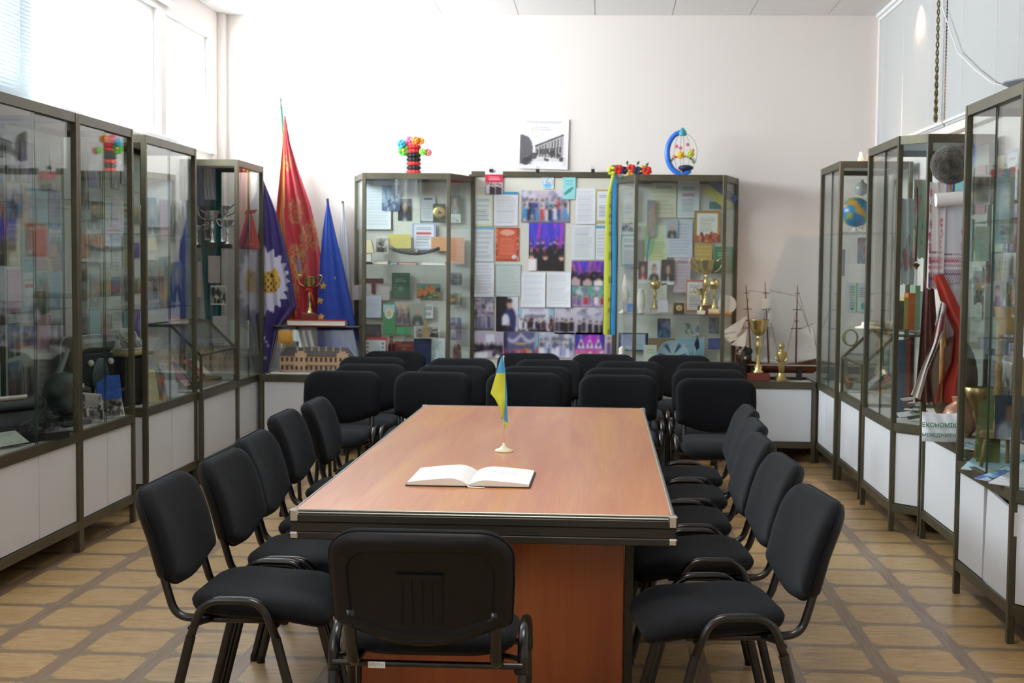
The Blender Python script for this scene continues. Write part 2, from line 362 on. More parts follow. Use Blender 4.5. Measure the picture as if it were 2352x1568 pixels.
blind('grey white blind on the right wall above the nearer glass cases', XR-.06, -1, 5.0, 8.62, 2.41, ZC-.036, 'slatR', (5.4, 6.2, 7.1, 7.5, 8.2), 1.3)
o = obj('blind_cord', MB().tube([(XR-.09, 8.60, ZC-.03)]+[tuple(Vector(p)) for p in ((2.1, 8.63, 3.11), (2.1, 8.42, 2.93), (2.1, 8.239, 2.779), (2.1, 7.843, 2.62), (2.1, 7.5, 2.50), (2.1, 7.3, 2.46))], .004, 6), 'paper', smooth=True)
tag(o, 'white cord sagging in a curve in front of the right blinds', 'cord')
b = MB()
for ph in (0, PI): b.tube([(2.09+.007*math.cos(ph+i*.9), 8.70+.007*math.sin(ph+i*.9), 3.40-i*.0145) for i in range(69)], [.0045+.004*(i/69)**3 for i in range(69)], 5)
o = obj('hanging_rope', b, 'rope', smooth=True); tag(o, 'twisted dark ochre rope hanging before the right blinds', 'rope')

# ================================================================ glass cases
def edge_n(p, q):
    d = Vector((q[0]-p[0], q[1]-p[1])); L = d.length; d.normalize(); return d, Vector((d.y, -d.x)), L
def slab(mb, p, q, z0, z1, t, off=0., s0=0., s1=0., mi=0, mi_edge=None):
    """upright slab along the plan edge p>q, outer face 'off' outside the edge line, thickness t inwards"""
    d, n, L = edge_n(p, q); P = Vector(p)+d*s0; Q = Vector(q)-d*s1
    a = [P+n*off, Q+n*off, Q+n*(off-t), P+n*(off-t)]
    vs = [(v.x, v.y, z0) for v in a]+[(v.x, v.y, z1) for v in a]
    mb.add(vs, [(0,1,5,4),(2,3,7,6)], mi); k = mi if mi_edge is None else mi_edge
    mb.add(vs, [(1,2,6,5),(3,0,4,7),(0,3,2,1),(4,5,6,7)], k); return mb
def showcase(label, poly, kinds, zt=2.23, shelves=(), zm=.62, group='tall glass showcases', doors=None, upper=True, gaps=None, frontnote=None, ajar=None, back_mat='backboard'):
    """poly: plan corners counter-clockwise; kinds per edge: 'g<n>' n panes, 'b' backboard, 'o' open wall side"""
    cx = sum(p[0] for p in poly)/len(poly); cy = sum(p[1] for p in poly)/len(poly)
    root = thing('glass_showcase' if upper else 'low_cabinet', label, 'showcase' if upper else 'cabinet', (cx, cy, 0), group=group)
    L = [(x-cx, y-cy) for x, y in poly]; n = len(L)
    for i, (x, y) in enumerate(L):
        obj('post', MB().rbox(x-.0145, x+.0145, y-.0145, y+.0145, 0, zt if upper else zm, .002), 'bronze', root)
    for nm, za, zb in (('top_rail', zt-.047, zt), ('middle_rail', zm-.05, zm), ('bottom_rail', .115, .16)):
        if nm == 'top_rail' and not upper: continue
        fr = MB()
        for i in range(n): slab(fr, L[i], L[(i+1) % n], za, zb, .024, .012, .006, .006)
        obj(nm, fr, 'bronze', root)
    inner = [(x*.985, y*.985) for x, y in L]
    obj('floor_board', MB().prism(inner, zm-.014, zm-.002), 'backboard', root)
    obj('bottom_board', MB().prism(inner, .118, .13), 'bronzed', root)
    if upper: obj('top_board', MB().prism(inner, zt-.012, zt-.003), 'backboard', root)
    for i in range(n):
        p, q = L[i], L[(i+1) % n]; d, nn, ln = edge_n(p, q); k = kinds[i]
        if upper and k[0] == 'g':
            m = int(k[1:]) if len(k) > 1 else 1; w_ = (ln-.03)/m
            for j in range(m):
                s0 = .015+w_*j-(.008 if j else 0); g = slab(MB(), p, q, zm, zt-.047, .005, -.002-.007*(j % 2), s0, ln-(.015+w_*(j+1)), 0, 1)
                obj('glass_pane', g, ['glass', 'glassedge'], root)
        if upper and k[0] == 'b': obj('backboard', slab(MB(), p, q, zm, zt-.047, .01, 0, .016, .016), back_mat, root)
        m = (doors[i] if doors else 1)
        if m:
            w_ = (ln-.032)/m
            for j in range(m):
                s0 = .016+w_*j; dr = slab(MB(), (0, 0), (w_-.008, 0), .165, zm-.055, .014, 0.)
                nm = 'door' if m > 1 else 'side_panel'
                o = obj(nm, dr, 'door', root)
                P = Vector(p)+d*(s0+.004); ang = math.atan2(d.y, d.x); o.location = (P.x, P.y, 0); o.rotation_euler = (0, 0, ang)
                if ajar == (i, j):   # hangs out of true: leaning away at the top
                    o.rotation_euler = (0, math.radians(5), ang); o.location = (P.x+d.x*-.005, P.y-d.y*.005, .0)
    for z in shelves: obj('glass_shelf', MB().prism([(x*.93, y*.93) for x, y in L], z-.003, z+.003), ['glass', 'glassedge'], root)
    return root
LX, LB = -2.66, XL+.02      # front and back of the left row
def left_case(y0, y1, label, mull=2, x=LX, kfront=None, ends=('g', 'g'), back='b', shelves=(), **k):
    # counter-clockwise seen from above: front edge runs +Y ... here edges: near end, front, far end, back
    poly = [(LB, y0), (x, y0), (x, y1), (LB, y1)]
    return showcase(label, poly, [ends[0], kfront or 'g%d' % mull, ends[1], back], doors=[1, mull, 1, 0], shelves=shelves, **k)
RX, RB = 1.655, XR-.06
left_case(5.77, 6.715, 'tall glass showcase nearest on the left, old black typewriter inside', shelves=(1.25, 1.75))
left_case(6.745, 7.52, 'second tall glass showcase on the left, blue book and grey projector inside', shelves=(1.3, 1.8))
left_case(7.85, 8.82, 'third tall glass showcase on the left, standing past a narrow gap', x=-2.695, shelves=(1.2, 1.65))
left_case(9.74, 10.45, 'far left tall glass showcase holding silver cups and a red model ship, by the flags', back='g', shelves=(1.585,))
# ---- low cabinets with a slanted glass desk on top
def slant_desk(label, y0, y1, side, depth=.38, zf=.865, zb=1.06, run=.2, gl=True, doors=1, x=None):
    s = 1 if side == 'L' else -1; x = (LX if side == 'L' else 1.68) if x is None else x; xb = LB if side == 'L' else RB
    cy = (y0+y1)/2
    poly = [(xb, y0), (x, y0), (x, y1), (xb, y1)] if side == 'L' else [(x, y0), (xb, y0), (xb, y1), (x, y1)]
    kinds = ['o']*4; drs = [1, doors, 1, 0] if side == 'L' else [1, 0, 1, doors]
    root = showcase(label, poly, kinds, upper=False, doors=drs, group='low slanted display desks')
    cx = sum(p[0] for p in poly)/4
    prof = [(x-s*.004, .62), (x-s*.004, zf), (x-s*(run+.004), zb), (xb+s*.02, zb), (xb+s*.02, .62)]
    fr = MB()
    for yy in (y0+.012, y1-.012):
        P = [(px-cx, yy-cy, z) for px, z in prof]
        for a, b in zip(P, P[1:]): fr.bar(a, b, .018, .018)
    for px, z in prof[:4]: fr.bar((px-cx, y0+.012-cy, z), (px-cx, y1-.012-cy, z), .018, .018)
    obj('desk_frame', fr, 'bronze', root)
    if gl:
        for i, nm in ((0, 'front_glass'), (1, 'sloping_glass'), (2, 'top_glass')):
            (xa, za), (xc, zc) = prof[i], prof[i+1]
            g = MB(); n = Vector((zc-za, -(xc-xa))).normalized()*.0045
            vs = [(xa-cx, y0+.02-cy, za), (xa-cx, y1-.02-cy, za), (xc-cx, y1-.02-cy, zc), (xc-cx, y0+.02-cy, zc)]
            vs += [(v[0]+n.x, v[1], v[2]+n.y) for v in vs]
            g.add(vs, [(0,1,2,3),(4,7,6,5),(0,4,5,1),(1,5,6,2),(2,6,7,3),(3,7,4,0)]); obj(nm, g, 'glass', root)
        for yy in (y0+.012, y1-.012):
            vs = [(px-cx, yy-cy-.002, z) for px, z in prof]+[(px-cx, yy-cy+.002, z) for px, z in prof]
            obj('end_glass', MB().add(vs, [(0,1,2,3,4), (9,8,7,6,5)]+[(i, i+5, (i+1)%5+5, (i+1)%5) for i in range(5)]), 'glass', root)
    return root
slant_desk('low white cabinet with slanted glass desk between the two far left showcases', 8.85, 9.71, 'L')
slant_desk('low white cabinet with slanted glass desk at the far right, under the globe case', 8.74, 9.5, 'R', x=1.68)
# ---- right row
showcase('far right tall glass showcase with a globe, in the right corner', [(RX, 9.53), (RB, 9.53), (RB, 10.34), (RX, 10.34)], ['g', 'o', 'g', 'g2'], doors=[1, 0, 1, 2], shelves=(1.735,))
showcase('right tall showcase with a cut corner, fur hat and embroidered towels inside',
         [(1.79, 7.56), (RB, 7.56), (RB, 8.54), (RX+.005, 8.54), (RX+.005, 7.70)], ['g', 'b', 'g', 'g2', 'g'], doors=[0, 0, 1, 1, 1], shelves=(1.14,))
showcase('low white cabinet carrying the embroidered towels and the lettered white bag', [(1.79, 6.26), (RB, 6.26), (RB, 7.50), (1.79, 7.50)], ['o']*4, upper=False, doors=[1, 0, 1, 1], group='low cabinets')
showcase('nearest right tall glass showcase with a spinning wheel and green leaflet inside',
         [(RX+.12, 5.24), (RB, 5.24), (RB, 6.24), (RX-.005, 6.24), (RX-.005, 5.42)], ['g', 'b', 'g', 'g2', 'g'], doors=[1, 0, 1, 2, 1], shelves=(1.2, 1.7), ajar=(3, 1))
slant_desk('low white cabinet with slanted glass desk at the right edge of the view', 4.3, 5.19, 'R', x=1.70)
# ---- benches along the back wall
BY = 10.3
def bench(x0, x1, label, n):
    return showcase(label, [(x0, BY), (x1, BY), (x1, YB-.05), (x0, YB-.05)], ['o']*4, upper=False, doors=[n, 1, 0, 1], group='low white benches along the back wall')
bench(-2.62, -1.99, 'low white bench in the left corner under the flags', 1)
bench(-1.0, .08, 'low white bench under the middle pin board', 2)
bench(1.08, 1.62, 'low white bench in the right corner under the model ship', 1)
BZ = 2.18
showcase('back left glass showcase with a flower vase on top', [(-1.83, 10.33), (-1.178, 10.33), (-1.03, 10.74), (-1.965, 10.74)], ['g', 'g', 'b', 'g'], zt=BZ, shelves=(1.475,), doors=[2, 1, 0, 1])
showcase('back right glass showcase with a blue wreath on top', [(.253, 10.33), (.921, 10.33), (1.05, 10.74), (.105, 10.74)], ['g', 'g', 'b', 'g'], zt=BZ, shelves=(1.115,), doors=[2, 1, 0, 1])

# ================================================================ table
r = thing('conference_table', 'long brown wooden conference table with dark metal edging and an open book on it', 'table', (-.352, 5.55, 0))
hx, hy = .572, 1.515
obj('tabletop', MB().rbox(-hx, hx, -hy, hy, .715, .7455, .002), 'tabletop', r)
def ring(z0, z1, o, i):
    m = MB()
    m.rbox(-hx-o, hx+o, -hy-o, -hy-i, z0, z1, .002).rbox(-hx-o, hx+o, hy+i, hy+o, z0, z1, .002)
    m.rbox(-hx-o, -hx-i, -hy-i, hy+i, z0, z1, .002).rbox(hx+i, hx+o, -hy-i, hy+i, z0, z1, .002); return m
mt = MB()
for z0, z1, o in ((.7405, .7475, .006), (.7335, .7395, .0105)): mt.add(*(lambda q: (q.v, q.f))(ring(z0, z1, o, -.002)))
obj('ribbed_edging', mt, 'silver', r)
obj('edging', ring(.709, .7325, .014, -.002), 'bronzed', r)
obj('apron', ring(.679, .708, .012, -.03), 'bronzed', r); obj('lower_edging', ring(.656, .678, .0135, -.03), 'bronzed', r)
for sx in (-1, 1):
    for sy in (-1, 1):
        for z0, z1 in ((.7085, .7485), (.6555, .6785)):
            obj('corner_cap', MB().rbox(hx-.012 if sx > 0 else -hx-.0165, hx+.0165 if sx > 0 else -hx+.012,
                hy-.012 if sy > 0 else -hy-.0165, hy+.0165 if sy > 0 else -hy+.012, z0, z1, .005), 'chrome', r)
obj('underframe', MB().box(-hx+.03, hx-.03, -hy+.03, hy-.03, .69, .712), 'bronzed', r)
for yy in (-1.13, .90):
    obj('leg_panel', MB().rbox(-.4375, .4375, yy, yy+.03, 0, .69), 'tableside', r)
    for sx in (-1, 1): obj('panel_edge', MB().rbox(.439 if sx > 0 else -.452, .469 if sx > 0 else -.439, yy-.003, yy+.05, 0, .69), 'bronzed', r)
obj('modesty_panel', MB().rbox(-.012, .012, -1.10, .90, .12, .69), 'tableside', r)

# ================================================================ chairs
def smoothpath(pts, n=5, r=.05):                # round the corners of a polyline
    P = [Vector(p) for p in pts]; out = [P[0]]
    for i in range(1, len(P)-1):
        a = (P[i-1]-P[i]); b = (P[i+1]-P[i]); rr = min(r, a.length*.48, b.length*.48); A = P[i]+a.normalized()*rr; B = P[i]+b.normalized()*rr
        for k in range(n+1): t = k/n; out.append(A*(1-t)**2+P[i]*2*t*(1-t)+B*t*t)
    out.append(P[-1]); return out
def outline(w, h, rt, bow, n=9):
    """backrest silhouette, counter-clockwise: rounded top corners, bottom bowed down; bottom centre at z=0"""
    pts = []; hw = w/2
    for cx, a0 in ((hw-rt, 0), (-hw+rt, 90)):
        for i in range(n+1):
            a = math.radians(a0+90*i/n); k = 1.0; pts.append((cx+rt*math.cos(a), h-rt*.9+rt*.9*math.sin(a)))
    rb = .024; hwb = hw-.006
    pts += [(-hw+.001, h*.55)]
    for i in range(n+1):
        a = math.radians(180+75*i/n); pts.append((-hwb+rb+rb*math.cos(a), bow+rb+rb*math.sin(a)*.9))
    for i in range(1, 12):
        t = i/12; x = (-hwb+rb+.02)*(1-2*t); pts.append((x, bow*((2*abs(t-.5))**2.0)*.95))
    for i in range(n+1):
        a = math.radians(285+75*i/n); pts.append((hwb-rb+rb*math.cos(a), bow+rb+rb*math.sin(a)*.9))
    pts += [(hw-.001, h*.55)]
    return pts
def pillow(pts, rings, fn):
    """rings: (scale, depth); closes both ends; fn maps (x,z,depth)->3D"""
    cx = sum(p[0] for p in pts)/len(pts); cz = sum(p[1] for p in pts)/len(pts)
    wx = max(abs(p[0]-cx) for p in pts); wz = max(abs(p[1]-cz) for p in pts); n = len(pts)
    m = MB(); vs = []
    for ins, dp in rings:
        sx = 1-ins/wx; sz = 1-ins/wz
        vs += [fn(cx+(x-cx)*sx, cz+(z-cz)*sz, dp) for x, z in pts]
    fs = [(i*n+j, i*n+(j+1)%n, (i+1)*n+(j+1)%n, (i+1)*n+j) for i in range(len(rings)-1) for j in range(n)]
    k = len(rings); vs.append(fn(cx, cz, rings[0][1])); vs.append(fn(cx, cz, rings[-1][1]))
    fs += [(k*n, (j+1)%n, j) for j in range(n)]+[(k*n+1, (k-1)*n+j, (k-1)*n+(j+1)%n) for j in range(n)]
    return m.add(vs, fs)
def make_chair():
    t = thing('office_chair', 'chair', 'chair')
    tl = math.radians(16.5); z0, y0 = .505, -.225
    def bmap(x, z, d):                      # d: towards the sitter; the back is hollowed across and kinked towards the lumbar
        c = .028*(1-(x/.24)**2)
        lum = .012*math.sin(min(1, max(0, z/.31))*PI)
        return (x, y0-z*math.sin(tl)+(d-c+lum)*math.cos(tl), z0+z*math.cos(tl)+d*math.sin(tl))
    out = outline(.478, .325, .085, .05)
    b = obj('backrest', pillow(out, [(.14, .0), (.012, .0), (.001, .006), (0, .016), (.004, .027), (.02, .037), (.05, .042), (.11, .045), (.17, .046)], bmap), 'fabric', t, auto=60)
    obj('piping', MB().tube([Vector(bmap(x, z, .002)) for x, z in out+out[:1]], .0035, 6, caps=False), 'fabric', b, smooth=True)
    rs = obj('back_shell', pillow(out, [(.16, -.010), (.09, -.010), (.052, -.012), (.047, -.019), (.02, -.022), (.004, -.012), (0, 0.001), (.13, .001)], bmap), 'plastic', t, auto=45)
    m = MB(); m.box(-.06, .06, -.009, 0, .198, .212)
    for k in range(5): m.box(-.056+k*.026, -.048+k*.026, -.003, 0, .06, .2)
    m.v = [bmap(x, z, y-.008) for x, y, z in m.v]; obj('shell_ribs', m, 'plastic', rs)
    # seat: waterfall front, slightly dished
    so = []; hw, yb, yf = .232, -.185, .235
    for cx, cy, a0, rr in ((hw-.09, yf-.09, 0, .09), (-hw+.09, yf-.09, 90, .09), (-hw+.12, yb+.12, 180, .12), (hw-.12, yb+.12, 270, .12)):
        for i in range(8): a = math.radians(a0+90*i/7); so.append((cx+rr*math.cos(a), cy+rr*math.sin(a)*(1.0)))
    def smap(x, y, d):
        yy = (y-.02)/.21; drop = -.032*max(0, yy-.35)**1.6*2.2 - .006*max(0, -yy-.5); dish = .010*(x/.23)**2-.004
        return (x, y, .448+d+drop+dish*(1 if d > .02 else .3)+.018*max(0, -yy)*1.0)
    s = obj('seat', pillow(so, [(.1, 0), (.012, 0), (.002, .008), (0, .02), (.006, .034), (.02, .044), (.05, .051), (.1, .055), (.16, .056)], smap), 'fabric', t, auto=60)
    obj('seat_shell', pillow(so, [(.1, -.012), (.03, -.012), (.008, -.004), (.004, .004), (.1, .004)], smap), 'plastic', s, auto=45)
    R = .0125
    for sx in (-1, 1):
        x = sx*.256; top = .508
        rail = smoothpath([(x, -.150, .40), (x, -.112, top), (x, .062, top), (x, .102, .40)], 7, .055)
        obj('side_rail', MB().tube(rail, R, 10, flat=1.2), 'tube', t, smooth=True)
        for a, bq in (((x, -.150, .40), (x+sx*.003, -.245, .012)), ((x, .102, .40), (x+sx*.003, .205, .012))):
            lg = obj('leg', MB().tube([a, bq], R, 10, flat=1.2), 'tube', t, auto=50)
            obj('foot_cap', MB().lathe([(.0155, 0), (.0155, .02), (.0135, .028)], (bq[0], bq[1], 0), 10), 'plastic', lg, auto=40)
        # J tube carrying the backrest
        xx = sx*.19
        pts = smoothpath([(xx, .12, .437), (xx, -.20, .437), (xx, -.262, .445), (xx, -.262, .50), (xx, y0-.045-.05*math.sin(tl)-.0, z0+.09)], 6, .06)
        pts = smoothpath([(xx, .12, .437), (xx, -.215, .437), (xx, -.243, .53), (xx, -.262, .60)], 8, .09)
        obj('back_support', MB().tube(pts, .012, 10, flat=1.3), 'tube', t, smooth=True)
        obj('bracket', MB().tube([(sx*.255, -.135, .437), (sx*.20, -.10, .437)], .008, 8), 'tube', t, auto=50)
    for y, z in ((-.150, .423), (.09, .423)):
        cb = obj('crossbar', MB().tube([(-.256, y, z), (.256, y, z)], .0095, 8), 'tube', t, auto=50)
        obj('stop_knob', MB().ball((-.243, y, z-.014), .010, 8, 6).ball((.243, y, z-.014), .010, 8, 6), 'plastic', cb, smooth=True)
    return t
chair0 = make_chair(); first = [True]
def place(x, y, rz, label, group):
    if first[0]: c = chair0; first[0] = False
    else: c = copy_tree(chair0)
    c.location = (x, y, 0); c.rotation_euler = (0, 0, math.radians(rz)); c['label'] = label; c['category'] = 'chair'; c['group'] = group; return c
near = place(-.455, 3.70, 0, 'black office chair seen from behind at the near end of the table', 'chairs around the table')
words = ['nearest', 'second', 'third', 'fourth', 'farthest']
for k, (x, y, rz) in enumerate(((-1.04, 4.10, -90), (-1.015, 4.65, -91), (-1.045, 5.20, -89), (-1.11, 5.97, -90), (-1.09, 6.54, -90))):
    place(x, y, rz, 'black office chair on the left side of the table, %s from the camera' % words[k], 'chairs around the table')
for k, (x, y, rz) in enumerate(((.348, 4.03, 97), (.345, 4.76, 94), (.33, 5.36, 92), (.37, 5.92, 90), (.40, 6.49, 90))):
    place(x, y, rz, 'black office chair on the right side of the table, %s from the camera' % words[k], 'chairs around the table')
rows = [('front row', 'row', [(-1.60, 7.98), (-1.045, 8.0), (-.46, 8.03), (.105, 7.97), (.695, 7.80)]),
        ('second row', 'row', [(-1.530, 8.58), (-.976, 8.52), (-.42, 8.56), (.135, 8.52), (.70, 8.52)]),
        ('third row', 'row', [(-1.62, 9.24), (-.99, 9.22), (-.36, 9.2), (.20, 9.16), (.77, 9.19)]),
        ('back row', 'row', [(-1.577, 9.88), (-.545, 9.88), (.018, 9.86), (.58, 9.86)])]
for nm, _, lst in rows:
    ws = ['leftmost', 'second from the left', 'middle', 'fourth from the left', 'rightmost'] if len(lst) == 5 else ['leftmost', 'second from the left', 'third from the left', 'rightmost']
    for (x, y), wd in zip(lst, ws):
        place(x, y, 180+random.Random(x*97+y).uniform(-2, 2), 'black office chair in the %s facing the table, %s' % (nm, wd), 'rows of black chairs behind the table')
tg = MB().box(-.023, .023, -.0014, 0, -.0085, .0085); o = obj('tag_label', tg, 'paper', near); o.location = (-.135, -.1625, .422); o['label'] = 'small white paper tag'
m = MB()
for i in range(8): m.bar((-.018+i*.005, -.002, -.004), (-.016+i*.005, -.002, .005 if i % 3 else .002), .0008, .0008)
obj('handwriting', m, 'darkgrey', o)
# ================================================================ printed matter
def C(c): return np.array(hexc(c) if isinstance(c, str) else c, dtype=float)
class Ink:
    def __init__(s, U, V, bgc, seed=0):
        s.U, s.V = U, V; s.c = np.tile(C(bgc), (len(U), 1)); s.r = np.random.RandomState(seed)
    def put(s, mask, col, a=1.):
        m = np.clip(mask.astype(float), 0, 1)[:, None]*a; s.c = s.c*(1-m)+C(col)*m; return s
    def rect(s, x0, y0, x1, y1, col, a=1.): return s.put((s.U >= x0) & (s.U <= x1) & (s.V >= y0) & (s.V <= y1), col, a)
    def ell(s, x, y, rx, ry, col, a=1.): return s.put(((s.U-x)/rx)**2+((s.V-y)/ry)**2 <= 1, col, a)
    def fade(s, y0, y1, c0, c1):
        t = np.clip((s.V-y0)/(y1-y0), 0, 1)[:, None]; m = ((s.V >= min(y0, y1)) & (s.V <= max(y0, y1)))[:, None]; s.c = np.where(m, C(c0)*(1-t)+C(c1)*t, s.c); return s
    def band(s, x0, y0, x1, y1, w, col, asp=1.):
        dx, dy = x1-x0, (y1-y0)*asp; L = math.hypot(dx, dy); t = ((s.U-x0)*dx+(s.V-y0)*asp*dy)/L/L
        d = abs((s.U-x0)*dy-(s.V-y0)*asp*dx)/L; return s.put((t >= 0) & (t <= 1) & (d <= w), col)
    def frame(s, w, h, col): return s.put((s.U < w) | (s.U > 1-w) | (s.V < h) | (s.V > 1-h), col)
    def lines(s, x0, y0, x1, y1, n, col, a=.55, ragged=.25):
        for i in range(n):
            y = y1-(i+.5)*(y1-y0)/n; e = x1-s.r.rand()*ragged*(x1-x0) if s.r.rand() < .5 else x1
            t = (abs(s.V-y) < (y1-y0)/n*.28) & (s.U >= x0) & (s.U <= e); s.put(t, col, a)
        return s
    def blobs(s, n, y0, y1, cols, r0=.02, r1=.05, x0=0., x1=1., asp=1.4):
        for i in range(n):
            r = r0+(r1-r0)*s.r.rand(); s.ell(x0+(x1-x0)*s.r.rand(), y0+(y1-y0)*s.r.rand(), r, r*asp*(.7+.7*s.r.rand()), cols[s.r.randint(len(cols))])
        return s
    def people(s, n, y, h, clothes, skin=('d8b49c', 'c79e86'), rows=1, x0=0., x1=1.):
        for q in range(rows):
            yy0 = y+(rows-1-q)*h*.45
            for i in range(n):
                yy = yy0+h*s.r.uniform(-.12, .12); x = x0+(x1-x0)*(i+.5+s.r.uniform(-.5, .5))/n; hw = (x1-x0)/n*s.r.uniform(.3, .5); k = clothes[s.r.randint(len(clothes))]
                s.put((abs(s.U-x) < hw) & (s.V > yy-h*.6) & (s.V < yy+h*.22), k); s.ell(x, yy+h*.36, hw*.5, h*.16, skin[s.r.randint(len(skin))]); s.put(((s.U-x)/(hw*.55))**2+((s.V-yy-h*.46)/(h*.09))**2 < 1, '3a2f2a')
        return s
    def grain(s, a=.04):
        s.c = np.clip(s.c+s.r.uniform(-a, a, (len(s.c), 1)), 0, 1); return s
P = {}
def paint(f): P[f.__name__] = f; return f
@paint
def text(k, n=16, ink='9498a4', title=None, bar=None, m=.1, **z):
    top = .93
    if bar: k.rect(0, .93, 1, 1, bar); top = .88
    if title: k.lines(m+.08, top-.09, 1-m-.08, top, 2, title, .9, 0); top -= .14
    k.lines(m, .08, 1-m, top, n, ink, .32)
@paint
def cert(k, b='7f8fc8', title='c03038', ink='6a7080', seal=None, n=9, **z):
    k.frame(.07, .055, b); k.frame(.03, .022, '%02x%02x%02x' % tuple(int(v*255*.5+127) for v in C(b)))
    k.lines(.2, .74, .8, .84, 2, ink, .6, 0); k.rect(.2, .58, .8, .66, title, .85); k.lines(.2, .16, .8, .52, n, ink, .45)
    if seal: k.ell(.72, .18, .12, .09, seal)
@paint
def portrait(k, suit='26303a', skin='c99f88', hair='a9a5a0', shirt='dfe3ea', tie='43597a', mount=None, **z):
    if mount: k.c[:] = C(z.get('bgc', '8d9a96'))
    k.ell(.5, .10, .42, .36, suit); k.put((abs(k.U-.5) < (.44-k.V)*.32) & (k.V < .44), shirt)
    k.rect(.47, .05, .53, .36, tie); k.rect(.42, .38, .58, .5, skin); k.ell(.5, .64, .17, .21, hair); k.ell(.5, .60, .145, .18, skin)
    k.rect(.43, .60, .47, .62, '5a4038', .7); k.rect(.54, .60, .58, .62, '5a4038', .7); k.rect(.45, .50, .55, .515, '8a4a40', .7)
    if mount: k.rect(0, 0, 1, .16, mount)
@paint
def group(k, sky='8a86a8', ground='6b6577', cloth=('2a2a33', '3c4a6a', '7a3038', 'c8c4cc'), n=9, rows=2, **z):
    k.fade(0, 1, ground, sky); k.blobs(14, .6, 1, ('c9c5d6', '9b96b0', '7c7890'), .04, .1); k.people(n, .32, .42, cloth, rows=rows); k.grain(.05)
@paint
def bwphoto(k, **z):
    k.fade(0, 1, '5a5856', 'b5b2ae'); k.blobs(26, 0, .8, ('2b2a29', '4b4947', '7a7875', '989590', 'c6c3be'), .05, .14); k.people(5, .3, .45, ('2c2b2a', '45423f', '6d6a66'), ('b9b3ab',)); k.frame(.04, .05, 'd9d6d0'); k.grain(.05)
@paint
def scene(k, cols=('c46a3a', '5a7a6a', '3c5a68', 'd0a060'), sky='9fb5b8', ground='5a5a48', **z):
    k.fade(0, 1, ground, sky); k.blobs(30, .0, .8, cols, .05, .13); k.grain(.05)
@paint
def stage(k, lights=('5b3fd0', '8a3ad0', 'c83ab0', '3a4ae0'), floor='18141c', **z):
    k.fade(.42, 1, '4a2a9a', '3a3ac0'); k.rect(0, 0, 1, .45, floor)
    for i in range(9): x = k.r.rand(); k.put((abs(k.U-x-(k.V-.7)*k.r.uniform(-.4, .4)) < .05) & (k.V > .5), lights[k.r.randint(len(lights))], .7)
    k.people(8, .5, .3, ('1c1c30', '2a2458', '101018'), ('e0c0d0',)); k.people(3, .16, .42, ('e6dfe2', '1a1416', 'b8a0a8'), ('d8a898',)); k.blobs(8, .35, .5, ('d03048', 'e0d8e8'), .015, .03)
@paint
def street(k, **z):                     # sepia-grey picture of a two-storey building on a street, trees at left
    k.c[:] = C('e4e0e3'); k.lines(.15, .90, .85, .95, 2, '9a96a0', .5, .1); k.ell(.36, .80, .035, .05, 'b9b694', .8); k.ell(.36, .80, .02, .035, 'e4e0e3'); k.rect(.27, .75, .295, .85, 'c9c48e', .8); k.lines(.42, .76, .66, .84, 2, 'a5a2ac', .5, .3)
    pic = (k.U > .04) & (k.U < .96) & (k.V > .07) & (k.V < .70)
    u = (k.U-.04)/.92; v = (k.V-.07)/.63
    k.put(pic, 'dcd8dc'); k.put(pic & (v < .30), 'cfcbcf')
    roof = .62+.38*np.clip((u-.3)/.62, 0, 1); b = pic & (u > .32) & (u < .94) & (v < roof) & (v > .3-.14*(u-.3)); k.put(b, 'aaa6a8')
    k.put(b & (v > roof-.06), '55514f')
    for i in range(9):
        x = .36+i*.066; k.put(b & (abs(u-x) < .012) & (v < roof-.1), '5f5b5c')
    for i in range(8): k.put(b & (abs(u-(.38+i*.07)) < .02) & (abs(v-.42-.1*i/8) < .09), '4d494a')
    k.put(pic & (u < .32-.25*v) & (v < .96) & (v > .05), '6d696f')
    t = (u-.1)**2/.03+(v-.5)**2/.18 < 1; k.put(pic & t, '625e62')
    for x, y, r in ((.7, .38, .07), (.83, .33, .05), (.2, .2, .06), (.3, .3, .07), (.12, .12, .08), (.55, .2, .03), (.6, .18, .03), (.9, .2, .05)): k.put(pic & (((u-x)/r)**2+((v-y)/(r*1.5))**2 < 1), '3d3a3b', .85)
    k.put(pic & (u > .25) & (v < .14) & (u < .95), 'e6e2e4', .8); k.grain(.03)
@paint
def leafletred(k, **z):
    k.c[:] = C('e9e3e4'); k.rect(0, .48, 1, .78, 'c22440'); k.lines(.2, .56, .85, .72, 2, 'f0c8cc', .6, .2); k.rect(0, 0, 1, .48, 'b0a3ad'); k.people(5, .2, .4, ('40323e', '6a5f70', 'e5e0e6', '2a2028')); k.grain(.05)
@paint
def teal(k, **z):
    k.c[:] = C('8fd0d4'); k.lines(.2, .62, .8, .86, 5, '5aa6ae', .5); k.put(((k.U-.45)/.36)**2+((k.V-.36-(k.U-.45)*.4)/.09)**2 < 1, '4f8e8c')
@paint
def redcert(k, **z):
    k.c[:] = C('c85a42'); k.frame(.08, .06, 'b1442c'); k.blobs(24, .0, 1, ('d88a60', 'a83a28', 'd07048'), .03, .06, 0, .06); k.blobs(24, 0, 1, ('d88a60', 'a83a28'), .03, .06, .94, 1)
    k.ell(.5, .85, .3, .09, 'dda088'); k.lines(.2, .2, .8, .68, 9, 'e08868', .5); k.ell(.8, .12, .1, .06, 'c9ccd6')
